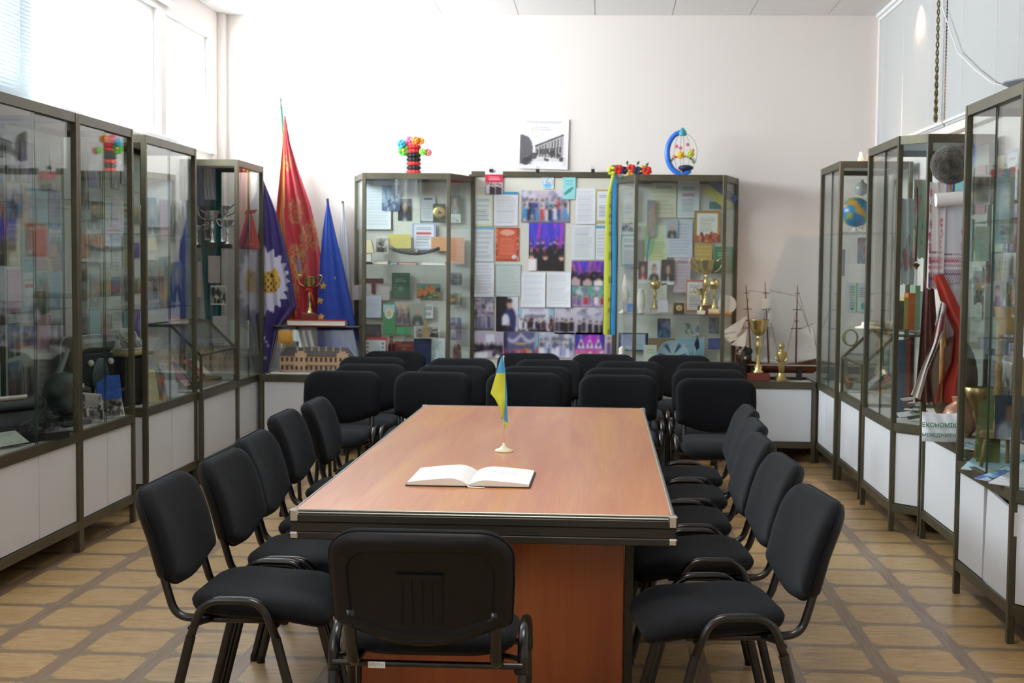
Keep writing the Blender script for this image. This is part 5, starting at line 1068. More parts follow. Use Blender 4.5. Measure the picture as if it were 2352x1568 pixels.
# ---------------------------------------------------------------- right bench: ship, cups, figure
def shipmodel(label, x, y, z, s, hullm='mahogany', sail='canvas', rz=0., simple=False):
    r = thing('model_ship', label, 'model ship', (x, y, z), rz)
    m = MB(); secs = []
    for i in range(15):
        t = i/14; X = (-.5+t)*.62; wv = .062*math.sin(PI*min(1, .12+t*.9))**.6; dk = .115+.05*(2*t-1)**2+.02*(t < .2); kz = .045+.03*(t > .93); secs.append([(X, -wv, dk), (X, -wv*.95, dk-.03), (X, -wv*.55, kz+.02), (X, 0, kz), (X, wv*.55, kz+.02), (X, wv*.95, dk-.03), (X, wv, dk)])
    for s_ in secs: m.v += s_
    m.f = [(i*7+j, (i+1)*7+j, (i+1)*7+j+1, i*7+j+1) for i in range(14) for j in range(6)]+[(i*7+6, (i+1)*7+6, (i+1)*7, i*7) for i in range(14)]+[tuple(range(7)), tuple(14*7+j for j in range(6, -1, -1))]; m.mi = [0]*len(m.f)
    m.xf(Matrix.Scale(s, 4)); obj('hull', m, hullm, r, auto=40)
    m = MB().box(-.29, .29, -.066, -.06, .105, .112); m.xf(Matrix.Scale(s, 4)); obj('hull_stripe', m, 'canvas', r)
    m = MB().box(-.2, -.17, -.05, .05, 0, .09).box(.15, .18, -.05, .05, 0, .09).box(-.24, .22, -.03, .03, 0, .015); m.xf(Matrix.Scale(s, 4)); obj('cradle', m, 'bronzed', r)
    for X, H, lean in ((-.19, .60, -.05), (-.06, .62, -.04), (.14, .60, .0)):
        m = MB().tube([(X, 0, .1), (X+lean*.5, 0, .1+H*.55), (X+lean, 0, .1+H)], [.008, .006, .003], 6)
        for h, wd in ((.28, .09), (.42, .07), (.54, .045)): m.tube([(X+lean*h/H-wd*.5, -.03, .1+h), (X+lean*h/H+wd*.5, .03, .1+h)], .003, 5)
        m.lathe([(.014, 0), (.016, .008)], (X+lean*.6, 0, .1+H*.55), 8); m.xf(Matrix.Scale(s, 4)); obj('mast', m, hullm, r, auto=50)
    def tri(nm, P):
        m = MB(); P = [Vector(p) for p in P]; off = Vector((0, .003, 0)); k = len(P); m.add(P+[p+off for p in P], [tuple(range(k)), tuple(range(2*k-1, k-1, -1))]+[(i, i+k, (i+1) % k+k, (i+1) % k) for i in range(k)]); m.xf(Matrix.Scale(s, 4)); obj(nm, m, sail, r)
    if not simple:
        tri('sail', [(-.125, -.01, .50), (-.055, .0, .53), (-.05, 0, .60), (-.12, -.01, .60)]); tri('sail', [(-.09, -.01, .40), (-.045, 0, .42), (-.045, 0, .50), (-.08, 0, .495)])
        tri('sail', [(.15, 0, .16), (.30, -.01, .14), (.255, 0, .385), (.15, 0, .36)]); tri('sail', [(-.14, 0, .16), (-.02, 0, .17), (-.055, 0, .4)])
        m = MB()
        for a, b in (((-.24, 0, .66), (-.06, 0, .64)), ((-.06, 0, .66), (.14, 0, .62)), ((.14, 0, .6), (.31, 0, .2)), ((.14, 0, .68), (.3, 0, .16)), ((.02, 0, .14), (-.09, 0, .6)), ((.06, 0, .14), (.135, 0, .5)), ((-.28, 0, .2), (-.22, 0, .6)), ((-.1, .05, .14), (-.1, 0, .5)), ((.15, 0, .37), (.27, 0, .42))): m.tube([a, b], .0015, 4)
        m.xf(Matrix.Scale(s, 4)); obj('rigging', m, 'rope', r)
    return r
sx_ = at(1785, 860, 10.5).x
shipmodel('large brown sailing ship model with three masts on the right bench', sx_, 10.53, .622, 1.04)
cup('large gold trophy goblet on a red base, in front of the sailing ship', at(1740, 874, 10.4).x, 10.39, .622, .465, handles=False, bw=.085, br=.165, bh=.12, hb=.27)
fx = at(1794, 876, 10.36).x; r = thing('gold_statuette', 'gold statuette of a standing figure on the right bench', 'statuette', (fx, 10.36, .622))
obj('pedestal', MB().lathe([(.05, 0), (.05, .015), (.03, .035), (.024, .06)], n=16), 'brass', r, auto=40)
obj('figure', MB().lathe([(.022, .055), (.026, .12), (.022, .16), (.034, .21), (.028, .225), (.010, .235), (.02, .25), (.022, .27), (.012, .29)], n=16, sy=.75).tube([(-.03, 0, .215), (-.045, -.015, .17), (-.02, -.025, .15)], .008, 6).tube([(.03, 0, .215), (.045, -.015, .17), (.02, -.025, .15)], .008, 6), 'brass', r, smooth=True)
r = thing('sail_fan', 'off white fan of four pointed cloth sails left of the gold goblet', 'ornament', at(1700, 800, 10.42)); Of = at(1700, 800, 10.42)
for i, pts in enumerate((((1716, 725), (1657, 762), (1660, 766), (1700, 760)), ((1700, 760), (1664, 768), (1665, 775), (1690, 775)), ((1690, 772), (1668, 778), (1676, 786), (1704, 775)), ((1716, 758), (1678, 792), (1710, 797), (1712, 790)))):
    q = [at(px, py, 10.42-.01*i)-Of for px, py in pts]; obj('sail', MB().add(q+[v+Vector((0, .006, 0)) for v in q], [(0,1,2,3),(7,6,5,4),(0,4,5,1),(1,5,6,2),(2,6,7,3),(3,7,4,0)]), 'canvas', r)
obj('fan_mount', MB().tube([at(1712, 795, 10.42)-Of, at(1706, 830, 10.44)-Of, at(1712, 874, 10.46)-Of+Vector((0, 0, .0))], [.012, .03, .045], 10), 'bronzed', r, smooth=True)
m = MB()
for i, (px, py, rr) in enumerate(((1702, 796, .018), (1695, 806, .014), (1710, 812, .012), (1720, 806, .03), (1716, 820, .03), (1700, 824, .02))): q = at(px, py, 10.43)-Of; m.ball(q, rr, 10, 8, sy=.5)
obj('dark_foliage', m, mat('dark_leaf', '1c2c24', .6), r, smooth=True)
M['petal'] = mat('pale_petal', 'c8a89a', .7)
for px, py in ((1699, 808), (1712, 822), (1706, 800)): q = at(px, py, 10.41)-Of; obj('pale_blossom', MB().ball(q, .012, 8, 6), 'petal', r, smooth=True)
# ================================================================ the open book and the table flag
bk = thing('open_book', 'open guest book with white pages and a ribbon marker lying on the table', 'book', (-.4425, 4.49, .7462), math.radians(-.5))
wl, dp = .212, .33
def cover(sx):
    m = MB().rbox(0 if sx > 0 else -wl, wl if sx > 0 else 0, 0, dp, 0, .0035, .0012); return m
for sx in (-1, 1): obj('cover', cover(sx), 'black', bk)
def pageblock(sx, hmax, w_):
    n = 26; prof = []
    for i in range(n+1):
        t = i/n; prof.append((sx*w_*t, .0045+hmax*(math.sin(min(1, t*3.0)*PI/2)**.8)*(1-.72*t**1.8)+(.0 if t > .02 else 0)))
    m = MB(); 
    for y in (.004, dp-.004):
        m.v += [(x, y, z) for x, z in prof]+[(x, y, .0036) for x, _ in prof]
    k = n+1
    for i in range(n): m.f += [(i, i+1, 2*k+i+1, 2*k+i), (i+k, 2*k+i+k, 2*k+i+k+1, i+k+1), (i, i+k, i+k+1, i+1), (2*k+i, 2*k+i+1, 2*k+i+k+1, 2*k+i+k)]
    m.f += [(n, n+k, 2*k+n+k, 2*k+n)]; m.mi = [0]*len(m.f); return m, prof
bl, prL = pageblock(-1, .024, wl-.006); br_, prR = pageblock(1, .019, wl-.006)
for m_ in (bl, br_): o = obj('page_block', m_, 'pages', bk, auto=35)
def toppage(prof, sx, ink):
    n = len(prof); nv = 60; nu = 60; xs = np.array([p[0] for p in prof]); zs = np.array([p[1] for p in prof]); m = MB()
    u = np.linspace(0, 1, nu+1); X = xs[0]+(xs[-1]-xs[0])*u; Z = np.interp(np.abs(X), np.abs(xs), zs)+.0008
    for j in range(nv+1):
        for i in range(nu+1): m.v.append((float(X[i]), .006+(dp-.012)*j/nv, float(Z[i])))
    k0 = [(j*(nu+1)+i, j*(nu+1)+i+1, (j+1)*(nu+1)+i+1, (j+1)*(nu+1)+i) for j in range(nv) for i in range(nu)]
    if sx < 0: k0 = [tuple(reversed(q)) for q in k0]
    m.f = k0; U = np.tile(u if sx > 0 else 1-u, nv+1); V = np.repeat(np.linspace(0, 1, nv+1), nu+1); kk = Ink(U, V, 'f2f3f2', 3)
    if ink:
        kk.put((abs(V-.70-.02*np.sin(U*40)) < .012) & (U > .38) & (U < .62), 'b4c0dc', .7); kk.put((abs(V-.62-.02*np.sin(U*55)) < .012) & (U > .3) & (U < .72), 'b4c0dc', .7); kk.put((abs(V-.54-.02*np.sin(U*47)) < .01) & (U > .45) & (U < .75), 'c0cae0', .7); kk.put((abs(V-.28-.01*np.sin(U*60)) < .008) & (U > .3) & (U < .5), 'c4cce0', .6)
    else: kk.lines(.12, .15, .9, .85, 14, 'd9dfea', .4)
    k = len(m.v); m.v += [(x, y, z-.0004) for x, y, z in m.v]; m.f += [tuple(reversed([i+k for i in q])) for q in k0]; m.mi = [0]*len(m.f)
    return obj('page', m, 'print', bk, cols=np.vstack([kk.c, kk.c]), smooth=True)
toppage(prL, -1, False); toppage(prR, 1, True)
obj('ribbon_marker', MB().tube([(.0, .02, .006), (.0, -.004, .006), (.006, -.012, .002), (.03, -.016, .0016), (.06, -.022, .0016)], .0022, 6, flat=1.6), 'paper', bk, smooth=True)
obj('headband', MB().tube([(-.006, .0, .006), (0, -.003, .012), (.006, .0, .006)], .0018, 6), 'paper', bk, smooth=True)
tf = thing('table_flag', 'small blue and yellow flag on a cream stand, standing on the table', 'flag', (-.384, 5.364, .7457))
obj('stand', MB().lathe([(.036, 0), (.0365, .004), (.033, .009), (.018, .013), (.010, .021), (.006, .026), (.0055, .034)], n=36), 'cream', tf, smooth=True)
o = obj('flagpole', MB().tube([(0, 0, .03), (-.004, 0, .378)], .0022, 10), 'cream', tf, smooth=True); obj('pole_tip', MB().ball((-.004, 0, .382), .004, 10, 8), 'cream', o, smooth=True)
def pxl(px, py, dy=0.): p = at(px, py, 5.364+dy); return Vector((p.x+.384, p.y-5.364, p.z-.7457))
def flagfold(nm, L, R, colf, y0, y1, bulge):
    m = MB(); nu, nv = 14, 90; cc = []
    def ip(Q, t): q = t*(len(Q)-1); i = min(int(q), len(Q)-2); w_ = q-i; return Q[i][0]*(1-w_)+Q[i+1][0]*w_, Q[i][1]*(1-w_)+Q[i+1][1]*w_
    for j in range(nv+1):
        a = ip(L, j/nv); b = ip(R, j/nv)
        for i in range(nu+1):
            u = i/nu; px = a[0]*(1-u)+b[0]*u; py = a[1]*(1-u)+b[1]*u; m.v.append(tuple(pxl(px, py, y0*(1-u)+y1*u-bulge*math.sin(u*PI)*(1+.4*math.sin(j*.11))))); cc.append(C(colf(px, py, u)))
    k0 = [(j*(nu+1)+i, (j+1)*(nu+1)+i, (j+1)*(nu+1)+i+1, j*(nu+1)+i+1) for j in range(nv) for i in range(nu)]; k = len(m.v); m.v += [(x, y+.0012, z) for x, y, z in m.v]
    m.f = k0+[tuple(reversed([i+k for i in q])) for q in k0]; m.mi = [0]*len(m.f); return obj(nm, m, 'cloth', tf, cols=np.array(cc+cc), smooth=True)
BL, YE = '4aa6dc', 'cbd63e'
flagfold('flag_cloth', [(1152, 818), (1146, 835), (1140, 857), (1133, 880), (1126.5, 903), (1137, 916), (1145, 932), (1150, 945), (1154, 962)],
         [(1155, 817), (1158, 835), (1160, 857), (1160, 880), (1160, 903), (1160, 918), (1159, 935), (1158, 950), (1156, 962)], lambda px, py, u: BL if py < 858 else YE, -.016, -.006, .008)
flagfold('flag_fold', [(1156, 822), (1159, 855), (1160, 890), (1160, 920), (1156, 945), (1151, 962), (1157, 966), (1160, 975), (1159, 984)],
         [(1157, 820), (1161, 850), (1163, 880), (1165, 910), (1165, 935), (1166, 950), (1166.5, 962), (1167, 973), (1160, 985)], lambda px, py, u: BL if py < 966+(px-1158)*.6 else YE, .004, .007, -.003)

# ================================================================ things inside the side cases
def hang(side, y, z, wd, ht, name, label, cat, dx=0., **k):
    X = (XL+.036 if side == 'L' else RB-.020)+(dx if side == 'L' else -dx); return sheet(name, label, cat, (X, y, z), wd, ht, rz=PI/2 if side == 'L' else -PI/2, **k)
rowsw = ['top', 'second', 'third', 'fourth', 'fifth', 'bottom']; colw = ['nearest', 'second', 'third', 'fourth', 'farthest']
KS = [('photograph', 'photo', 'bwphoto', 'grey photo', {}, ('8c8a88',)), ('certificate', 'certificate', 'cert', 'bordered certificate', dict(b='a0a8c0'), ('d3d5d6', 'cfcfc4')), ('letter', 'paper', 'text', 'white typed sheet', {}, ('d6d8dc', 'd9d8d2')),
      ('photograph', 'photo', 'scene', 'coloured photo', {}, ('9fb5b8',)), ('portrait', 'portrait', 'portrait', 'portrait photo', {}, ('6f7f86', '9a8f86')), ('clipping', 'clipping', 'text', 'yellowed newspaper clipping', dict(n=24, ink='7a7460'), ('c4bb9c',)),
      ('card', 'card', 'text', 'teal card', dict(n=5), ('6fa8ae',)), ('photograph', 'photo', 'group', 'group photo', {}, ('8a86a8',)), ('brochure', 'brochure', 'scene', 'violet brochure', dict(cols=('6a4a98', '3c3c80', 'a08ac0'), sky='7a6aa8', ground='4a3a70'), ('7a6aa8',)), ('card', 'card', 'text', 'pink card', dict(n=6), ('c9909a',)), ('card', 'card', 'text', 'pale green card', dict(n=6), ('a9c4ae',))]
def fill(side, y0, y1, z0, z1, nc, nr, where, grp, seed, big=1.):
    R_ = random.Random(seed); cw = (y1-y0)/nc; rh = (z1-z0)/nr
    for j in range(nr):
        for i in range(nc):
            n_, c_, kd, ds, kw, bgs = KS[(seed+j*5+i*3+R_.randint(0, 2)) % len(KS)]
            w_ = cw*R_.uniform(.72, .97)*big; h_ = min(rh*.98, w_*R_.choice((1.3, 1.4, .75) if kd in ('bwphoto', 'group', 'scene') else (1.3, 1.42)))
            cn = colw[i] if nc == 5 else (['nearest', 'second', 'third', 'farthest'][i] if nc == 4 else ['nearest', 'middle', 'farthest'][i]); rn = 'bottom' if j == nr-1 else rowsw[j]
            hang(side, y0+cw*(i+.5)+R_.uniform(-.01, .01), z1-rh*(j+.5)+R_.uniform(-.015, .015), w_, h_, n_, '%s, %s of the %s row in the %s' % (ds, cn, rn, where), c_, kind=kd, bgc=R_.choice(bgs), group=grp, roll=R_.uniform(-.05, .05), res=.009, seed=seed*100+j*10+i, mt='gloss' if kd in ('bwphoto', 'group', 'scene', 'portrait') else 'print', dx=.002*((i+j) % 2), **kw)
fill('L', 5.80, 6.69, .72, 2.1, 4, 5, 'nearest left showcase', 'papers in the nearest left showcase', 3)
fill('L', 6.77, 7.49, .74, 2.12, 4, 6, 'second left showcase', 'papers in the second left showcase', 4)
fill('L', 7.88, 8.80, .74, 2.14, 5, 6, 'third left showcase', 'papers in the third left showcase', 8)
fill('L', 8.90, 9.68, 1.12, 2.0, 3, 2, 'wall above the left glass desk', 'papers above the left glass desk', 15)
fill('R', 5.5, 6.2, .8, 2.1, 3, 4, 'nearest right showcase', 'papers in the nearest right showcase', 21)
fill('R', 6.32, 7.46, .78, 2.1, 5, 5, 'towel cabinet wall on the right', 'papers above the towel cabinet', 25)
fill('R', 7.6, 8.5, 1.2, 2.1, 4, 3, 'cut cornered right showcase', 'papers in the cut cornered right showcase', 31)
# typewriter
tw = thing('typewriter', 'old black typewriter with round keys and a curling paper sheet in the nearest left showcase', 'typewriter', (-2.83, 6.42, .622), math.radians(62))
obj('casing', MB().add([(-.16,-.17,0),(.16,-.17,0),(.16,.14,0),(-.16,.14,0),(-.16,-.17,.035),(.16,-.17,.035),(.15,.14,.13),(-.15,.14,.13),(-.15,-.01,.07),(.15,-.01,.07),(.15,.03,.125),(-.15,.03,.125)], [(0,3,2,1),(0,1,5,4),(4,5,9,8),(8,9,10,11),(11,10,6,7),(2,3,7,6),(1,2,6,10,9,5),(3,0,4,8,11,7)]), 'black', tw, auto=30)
for rI in range(4):
    for c_ in range(10): obj('key', MB().lathe([(.003, -.012), (.003, 0), (.009, .001), (.009, .004)], (-.115+.025*c_+.006*rI, -.145+.033*rI, .05+.012*rI), 8), 'darkgrey', tw)
m = MB().tube([(-.19, .075, .15), (.19, .075, .15)], .022, 12).tube([(-.205, .075, .15), (-.19, .075, .15)], .028, 12).tube([(.19, .075, .15), (.205, .075, .15)], .028, 12); obj('carriage', m, 'darkgrey', tw, auto=40)
m = MB().grid(6, 24, lambda u, v: (-.11+.22*u, .075+(.03*math.cos(v*4.2)+.045*v), .15+.03*math.sin(v*4.2)+.05*v)); k = len(m.v); m.v += [(x, y+.001, z+.001) for x, y, z in m.v]; m.f += [tuple(reversed([i+k for i in q])) for q in list(m.f)]; obj('paper_sheet', m, 'pages', tw, smooth=True)
# grey projector
pj = thing('film_projector', 'grey green metal film projector with a tilted neck in the second left showcase', 'projector', (-2.84, 6.97, .622), math.radians(70))
obj('foot', MB().rbox(-.13, .13, -.09, .09, 0, .03, .008), 'darkgrey', pj); obj('lamp_house', MB().ball((0, 0, .17), .11, 18, 12, sy=.8, sz=1.05), mat('grey_green_metal', '3c4a48', .4, .3), pj, smooth=True)
obj('lens', MB().tube([(.08, 0, .19), (.19, 0, .16)], [.035, .028], 14), 'darkgrey', pj, auto=40); obj('neck', MB().tube([(-.03, 0, .26), (.05, 0, .40)], [.02, .012], 10), 'silver', pj, auto=40); obj('name_strip', MB().box(-.02, .06, -.095, -.088, .2, .22), 'paper', pj)
# dark machine with a pale hood
mc = thing('sewing_machine', 'dark metal machine with an olive hood and round lamps in the second left showcase', 'machine', (-2.87, 7.33, .622), math.radians(75))
obj('hood', MB().rbox(-.15, .15, -.12, .12, .37, .44, .02), mat('olive_hood', '5a5a4c', .5), mc); obj('machine_body', MB().rbox(-.14, .14, -.11, .11, .02, .37, .015), mat('black_green_metal', '1c2422', .4), mc)
obj('front_plate', MB().ball((0, -.115, .23), .075, 14, 10, sy=.3, sz=1.4), mat('blue_grey_metal', '4a5a5c', .35, .4), mc, smooth=True)
for x in (-.09, .09): obj('round_lamp', MB().ball((x, -.12, .31), .018, 10, 8), 'canvas', mc, smooth=True)
obj('bail', MB().tube(smoothpath([(-.19, 0, 0), (-.19, 0, .45), (.19, 0, .45), (.19, 0, 0)], 5, .06), .006, 8), 'silver', mc, smooth=True)
sheet('book', 'royal blue book propped upright near the glass of the second left showcase', 'book', (-2.725, 7.32, .79), .17, .13, 'scene', '2a5ab8', rz=math.radians(62), lean=math.radians(-8), cols=('2a5ab8', '2a5ab8', '3a6ac8'), sky='2a5ab8', ground='2454b0', deep=.02, res=.01)
sheet('brochure', 'grey and white brochure standing below the royal blue book', 'brochure', (-2.71, 7.33, .675), .17, .10, 'bwphoto', 'c4c8cc', rz=math.radians(62), lean=math.radians(-14), res=.008)
sheet('photograph', 'grey photo with a white border leaning at the bottom of the second left showcase', 'photo', (-2.73, 7.08, .71), .17, .15, 'bwphoto', 'aaaaaa', rz=math.radians(62), lean=math.radians(-18), roll=.15, res=.008)
sheet('folder', 'pale green open booklet at the near end of the nearest left showcase', 'booklet', (-2.76, 6.12, .66), .20, .10, 'text', 'b9c4b4', rz=math.radians(70), lean=math.radians(-60), res=.01)
# third left case
r = thing('projector_case', 'black leather case with papers on top in the third left showcase', 'case', (-2.88, 8.02, .622), math.radians(80)); obj('case_body', MB().rbox(-.12, .12, -.09, .09, 0, .30, .02), 'black', r); obj('case_lid', MB().rbox(-.16, .16, -.11, .11, .30, .33, .008), mat('tan_leather', 'a8976a', .6), r)
for i, (y, lb, bgc_, kd) in enumerate(((8.02, 'white booklet lying open on the black leather case', 'd8d8d8', 'bwphoto'),)): sheet('booklet', lb, 'booklet', (-2.86, y, 1.02), .2, .15, kd, bgc_, rz=math.radians(70), lean=math.radians(-35), res=.01)
for i, (y, lb, bgc_) in enumerate(((8.12, 'yellow edged brochure leaning by the front glass of the third left showcase', 'cdbf86'), (8.28, 'pale brochure with a red brown picture leaning in the third left showcase', 'c9cbc8'), (8.48, 'pale grey leaflet leaning at the far side of the third left showcase', 'b9c0c2'))):
    sheet('brochure', lb, 'brochure', (-2.76, y, .73), .14, .22, ('text', 'scene', 'text')[i], bgc_, rz=math.radians(68), lean=math.radians(-20), roll=.2, res=.01, group='brochures leaning in the third left showcase')
# desk contents, left
for i, (y, x, lb, bgc_, kd) in enumerate(((9.0, -2.86, 'pink leaflet in the left glass desk', 'c08a9a', 'text'), (9.2, -2.9, 'photo album page in the left glass desk', '8a7a80', 'group'), (9.4, -2.86, 'dark red booklet in the left glass desk', '8a4a4c', 'book'), (9.58, -2.88, 'cream sheet in the left glass desk', 'cfc9b4', 'text'))):
    sheet('booklet', lb, 'booklet', (x, y, .72), .16, .2, kd, bgc_, rz=PI/2, lean=math.radians(-45), res=.01, group='papers in the left glass desk')
m = MB().rbox(-.08, .08, -.25, .25, 0, .05); o = obj('long_box', m, mat('brown_box_paper', '6a5a3c', .7)); o.location = (-2.80, 9.3, .622); tag(o, 'long brown box at the bottom of the left glass desk', 'box')
# far left case: cloths, cups, red ship
def clothstrip(name, label, px0, px1, y0, y1, Y, col, amp=.02, folds=3, taper=0., mt='cloth', spots=None):
    A = at(px0, y0, Y); B = at(px1, y1, Y); wd = B.x-A.x; ht = A.z-B.z; m = MB(); nu, nv = 30, 60
    m.grid(nu, nv, lambda u, v: (wd*(u-.5)*(1-taper*(1-v))+taper*.3*wd*(1-v), -amp*math.sin(folds*2*PI*u+v*2), -ht*(1-v)-.012*abs(math.sin(u*9))*(1 if v < .02 else 0)))
    U = np.tile(np.linspace(0, 1, nu+1), nv+1); V = np.repeat(np.linspace(0, 1, nv+1), nu+1); k = Ink(U, V, col, int(px0))
    if spots: spots(k)
    q = len(m.v); m.v += [(x, y+.002, z) for x, y, z in m.v]; m.f += [tuple(reversed([i+q for i in f])) for f in list(m.f)]; m.mi = [0]*len(m.f)
    o = obj(name, m, mt, cols=np.vstack([k.c, k.c]), smooth=True); o.location = ((A.x+B.x)/2, Y, A.z); return tag(o, label, 'cloth')
clothstrip('blue_scarf', 'dark blue cloth hanging high in the far left showcase', 442, 470, 385, 470, 9.95, '2c3f6e')
clothstrip('teal_scarf', 'long teal cloth hanging down the far left showcase', 455, 512, 390, 740, 10.2, '1f6a72', taper=.35)
clothstrip('pale_scarf', 'pale grey cloth hanging beside the teal one', 470, 496, 388, 455, 9.98, 'a9a6ae')
zs_ = 1.589
for px, s_, lb, Y_ in ((452, .17, 'small silver cup at the left of the shelf in the far left showcase', 10.0), (487, .28, 'wide silver cup in the middle of the shelf in the far left showcase', 10.1), (508, .33, 'tall silver cup with a broad bowl in the far left showcase', 10.32), (522, .21, 'silver cup beside the corner post of the far left showcase', 9.95)):
    cup(lb, at(px, 570, Y_).x, Y_, zs_, s_, m='chrome', base='bronzed', name='silver_cup', group='silver cups in the far left showcase', br=.2)
r = thing('red_model_ship', 'red brown model ship with tall narrow sails on the shelf of the far left showcase', 'model ship', (at(571, 570, 10.2).x, 10.2, zs_)); M['redplastic'] = mat('red_brown_plastic', '9a4438', .4)
obj('ship_base', MB().rbox(-.08, .08, -.03, .03, 0, .035), 'redplastic', r); obj('ship_mast', MB().tube([(0, 0, .03), (.0, 0, .40)], .006, 8), 'redplastic', r)
for P_ in (((-.08, .03), (-.005, .03), (-.01, .30), (-.03, .2)), ((.01, .04), (.085, .03), (.04, .22), (.015, .3)), ((-.03, .26), (.05, .27), (.07, .30), (-.02, .29)), ((.0, .3), (.012, .3), (.004, .42), (-.002, .42))):
    v_ = [(x, -.004, z) for x, z in P_]+[(x, .004, z) for x, z in P_]; obj('ship_sail', MB().add(v_, [(0,1,2,3),(7,6,5,4),(0,4,5,1),(1,5,6,2),(2,6,7,3),(3,7,4,0)]), 'redplastic', r)
for i, (rc, lb, kd, bg_) in enumerate((((470, 490, 494, 551), 'tall grey portrait photo hanging under the silver cups', 'bwphoto', '8a8a8a'), ((478, 587, 506, 650), 'pale tag hanging on the teal cloth', 'plain', 'b9aaa8'), ((443, 600, 462, 682), 'narrow pale strip beside the teal cloth', 'plain', 'c4b4ac'), ((484, 655, 520, 700), 'grey photo at the bottom of the teal cloth', 'bwphoto', '7a7a78'), ((488, 725, 522, 790), 'pale sheet with a red stamp low in the far left showcase', 'text', 'bfb4ae'), ((530, 735, 572, 800), 'pale board with a red band behind the far left showcase', 'text', 'b9bcb6'))):
    on(10.12-.01*i, rc, 'photograph' if kd == 'bwphoto' else 'tag_card', lb, 'photo' if kd == 'bwphoto' else 'card', kind=kd, bgc=bg_)
# ---- far right case: globe, flask, pennants
gx = at(1965, 487, 9.95); r = thing('globe', 'blue desk globe with orange and green lands in the far right showcase', 'globe', (gx.x, 9.95, 1.739))
m = MB().ball((0, 0, gx.z-1.739), .108, 40, 28); V_ = np.array(m.v)-np.array([0, 0, gx.z-1.739]); V_ /= .108; f_ = np.sin(V_[:, 0]*3.1+1.2)*np.cos(V_[:, 2]*3.7-.6)+.6*np.sin(V_[:, 0]*7+V_[:, 2]*5)+.4*np.cos(V_[:, 1]*6+V_[:, 2]*8)
cc = np.tile(C('2f7fb4'), (len(V_), 1)); land = (f_ > .35) | ((V_[:, 0] < .1) & (V_[:, 2] > .35) & (f_ > -.5)); cc[land] = C('8aa04a'); cc[land & (f_ > .8)] = C('d0923c'); cc[(V_[:, 0] < -.05) & (V_[:, 2] > .3) & (V_[:, 2] < .75) & (f_ > -.3)] = C('d6983e'); cc[V_[:, 2] > .85] = C('9ab05a')
obj('sphere', m, 'gloss', r, cols=cc, smooth=True); hz = gx.z-1.739
obj('meridian_arm', MB().tube([(.118*math.cos(math.radians(a)), 0, hz+.118*math.sin(math.radians(a))) for a in range(-75, 80, 8)], .004, 6), 'canvas', r, smooth=True); obj('globe_foot', MB().lathe([(.055, 0), (.055, .008), (.02, .02), (.012, .045)], n=20), 'canvas', r, auto=40)
o = obj('glass_flask', MB().lathe([(.008, -.058), (.04, -.04), (.047, 0), (.04, .03), (.016, .045), (.016, .06), (.02, .062)], n=20), mat('grey_white_glass', 'b0aeaa', .15), smooth=True); o.location = at(1978, 432, 10.1); tag(o, 'round grey glass globe lamp behind the blue globe', 'lamp')
obj('lamp_rod', MB().tube([(0, 0, -.05), (.02, .02, -.305)], .005, 6), 'canvas', o, smooth=True)
on(10.2, (1969, 545, 1988, 606), 'pennant', 'striped red and grey pennant hanging in the far right showcase', 'pennant', kind='scene', cols=('b07a84', '8a8a98', 'a9a4a8'), sky='b09aa0', ground='8f90a0')
on(10.2, (1934, 572, 1941, 634), 'pennant', 'narrow grey pennant by the post of the far right showcase', 'pennant', kind='plain', bgc='8e8c8e')
on(YB-.01, (1950, 649, 1988, 717), 'leaflet', 'white leaflet with a green stripe in the right corner', 'leaflet', kind='nouveau', res=.004)
o = obj('sun_hat', MB().lathe([(.05, 0), (.09, .004), (.085, .012), (.05, .02), (.04, .045), (.01, .05)], n=20), 'canvas', smooth=True); o.location = (at(1978, 753, 9.3).x+.05, 9.32, 1.075); tag(o, 'white hat lying on the right glass desk', 'hat')
m = MB()
for q in range(3): m.tube([(.055*math.cos(a)*(1-.1*q), -.012*q, .055*math.sin(a)*1.05) for a in [2*PI*i/24 for i in range(25)]], .005, 6)
o = obj('rope_coil', m, mat('olive_rope', '7a7a50', .8), smooth=True); o.location = at(1953, 772, 9.9)+Vector((0, 0, -.01)); tag(o, 'coil of olive cord hanging in the far right showcase', 'rope')
for i, (y, x, lb, bgc_, kd) in enumerate(((8.95, 1.88, 'dark brown photo sheet in the right glass desk', '5a4640', 'scene'), (9.15, 1.9, 'reddish booklet in the right glass desk', '8a5a50', 'book'), (9.36, 1.88, 'white printed sheet in the right glass desk', 'c9ccd0', 'text'))):
    sheet('booklet', lb, 'booklet', (x, y, .72), .16, .2, kd, bgc_, rz=-PI/2, lean=math.radians(-45), res=.01, group='papers in the right glass desk')
o = obj('sea_shell', MB().ball((0, 0, .05), .05, 12, 10, sx=.7, sz=1.1), 'clay', smooth=True); o.location = (1.78, 9.75, .622); tag(o, 'round brown shell at the bottom of the far right showcase', 'shell')
# ---- case with the cut corner: fur hat, roll, towels, books
hp = at(2183, 378, 7.40); r = thing('fur_hat', 'large round dark grey fur hat at the top of the cut cornered right showcase', 'hat', hp)
m = MB().ball((0, 0, 0), .105, 36, 24, sy=.75, sz=1.0); rr_ = random.Random(4); m.v = [(x*(1+rr_.uniform(-.03, .03)), y*(1+rr_.uniform(-.03, .03)), z*(1+rr_.uniform(-.03, .03))) for x, y, z in m.v]; obj('crown', m, 'fur', r, smooth=True); obj('ear_flap', MB().ball((.02, .03, -.02), .09, 20, 14, sx=1.05, sz=.9), 'fur', r, smooth=True)
obj('hat_peg', MB().tube([(.0, 0, -.10), (.0, 0, -.15)], .008, 8), 'palewood', r)
rp = at(2186, 457, 7.36); o = obj('paper_roll', MB().tube([(-.085, .0, -.006), (.10, 0, .01)], .036, 20), 'paper', auto=50); o.location = rp; tag(o, 'thick white paper roll under the fur hat', 'roll')
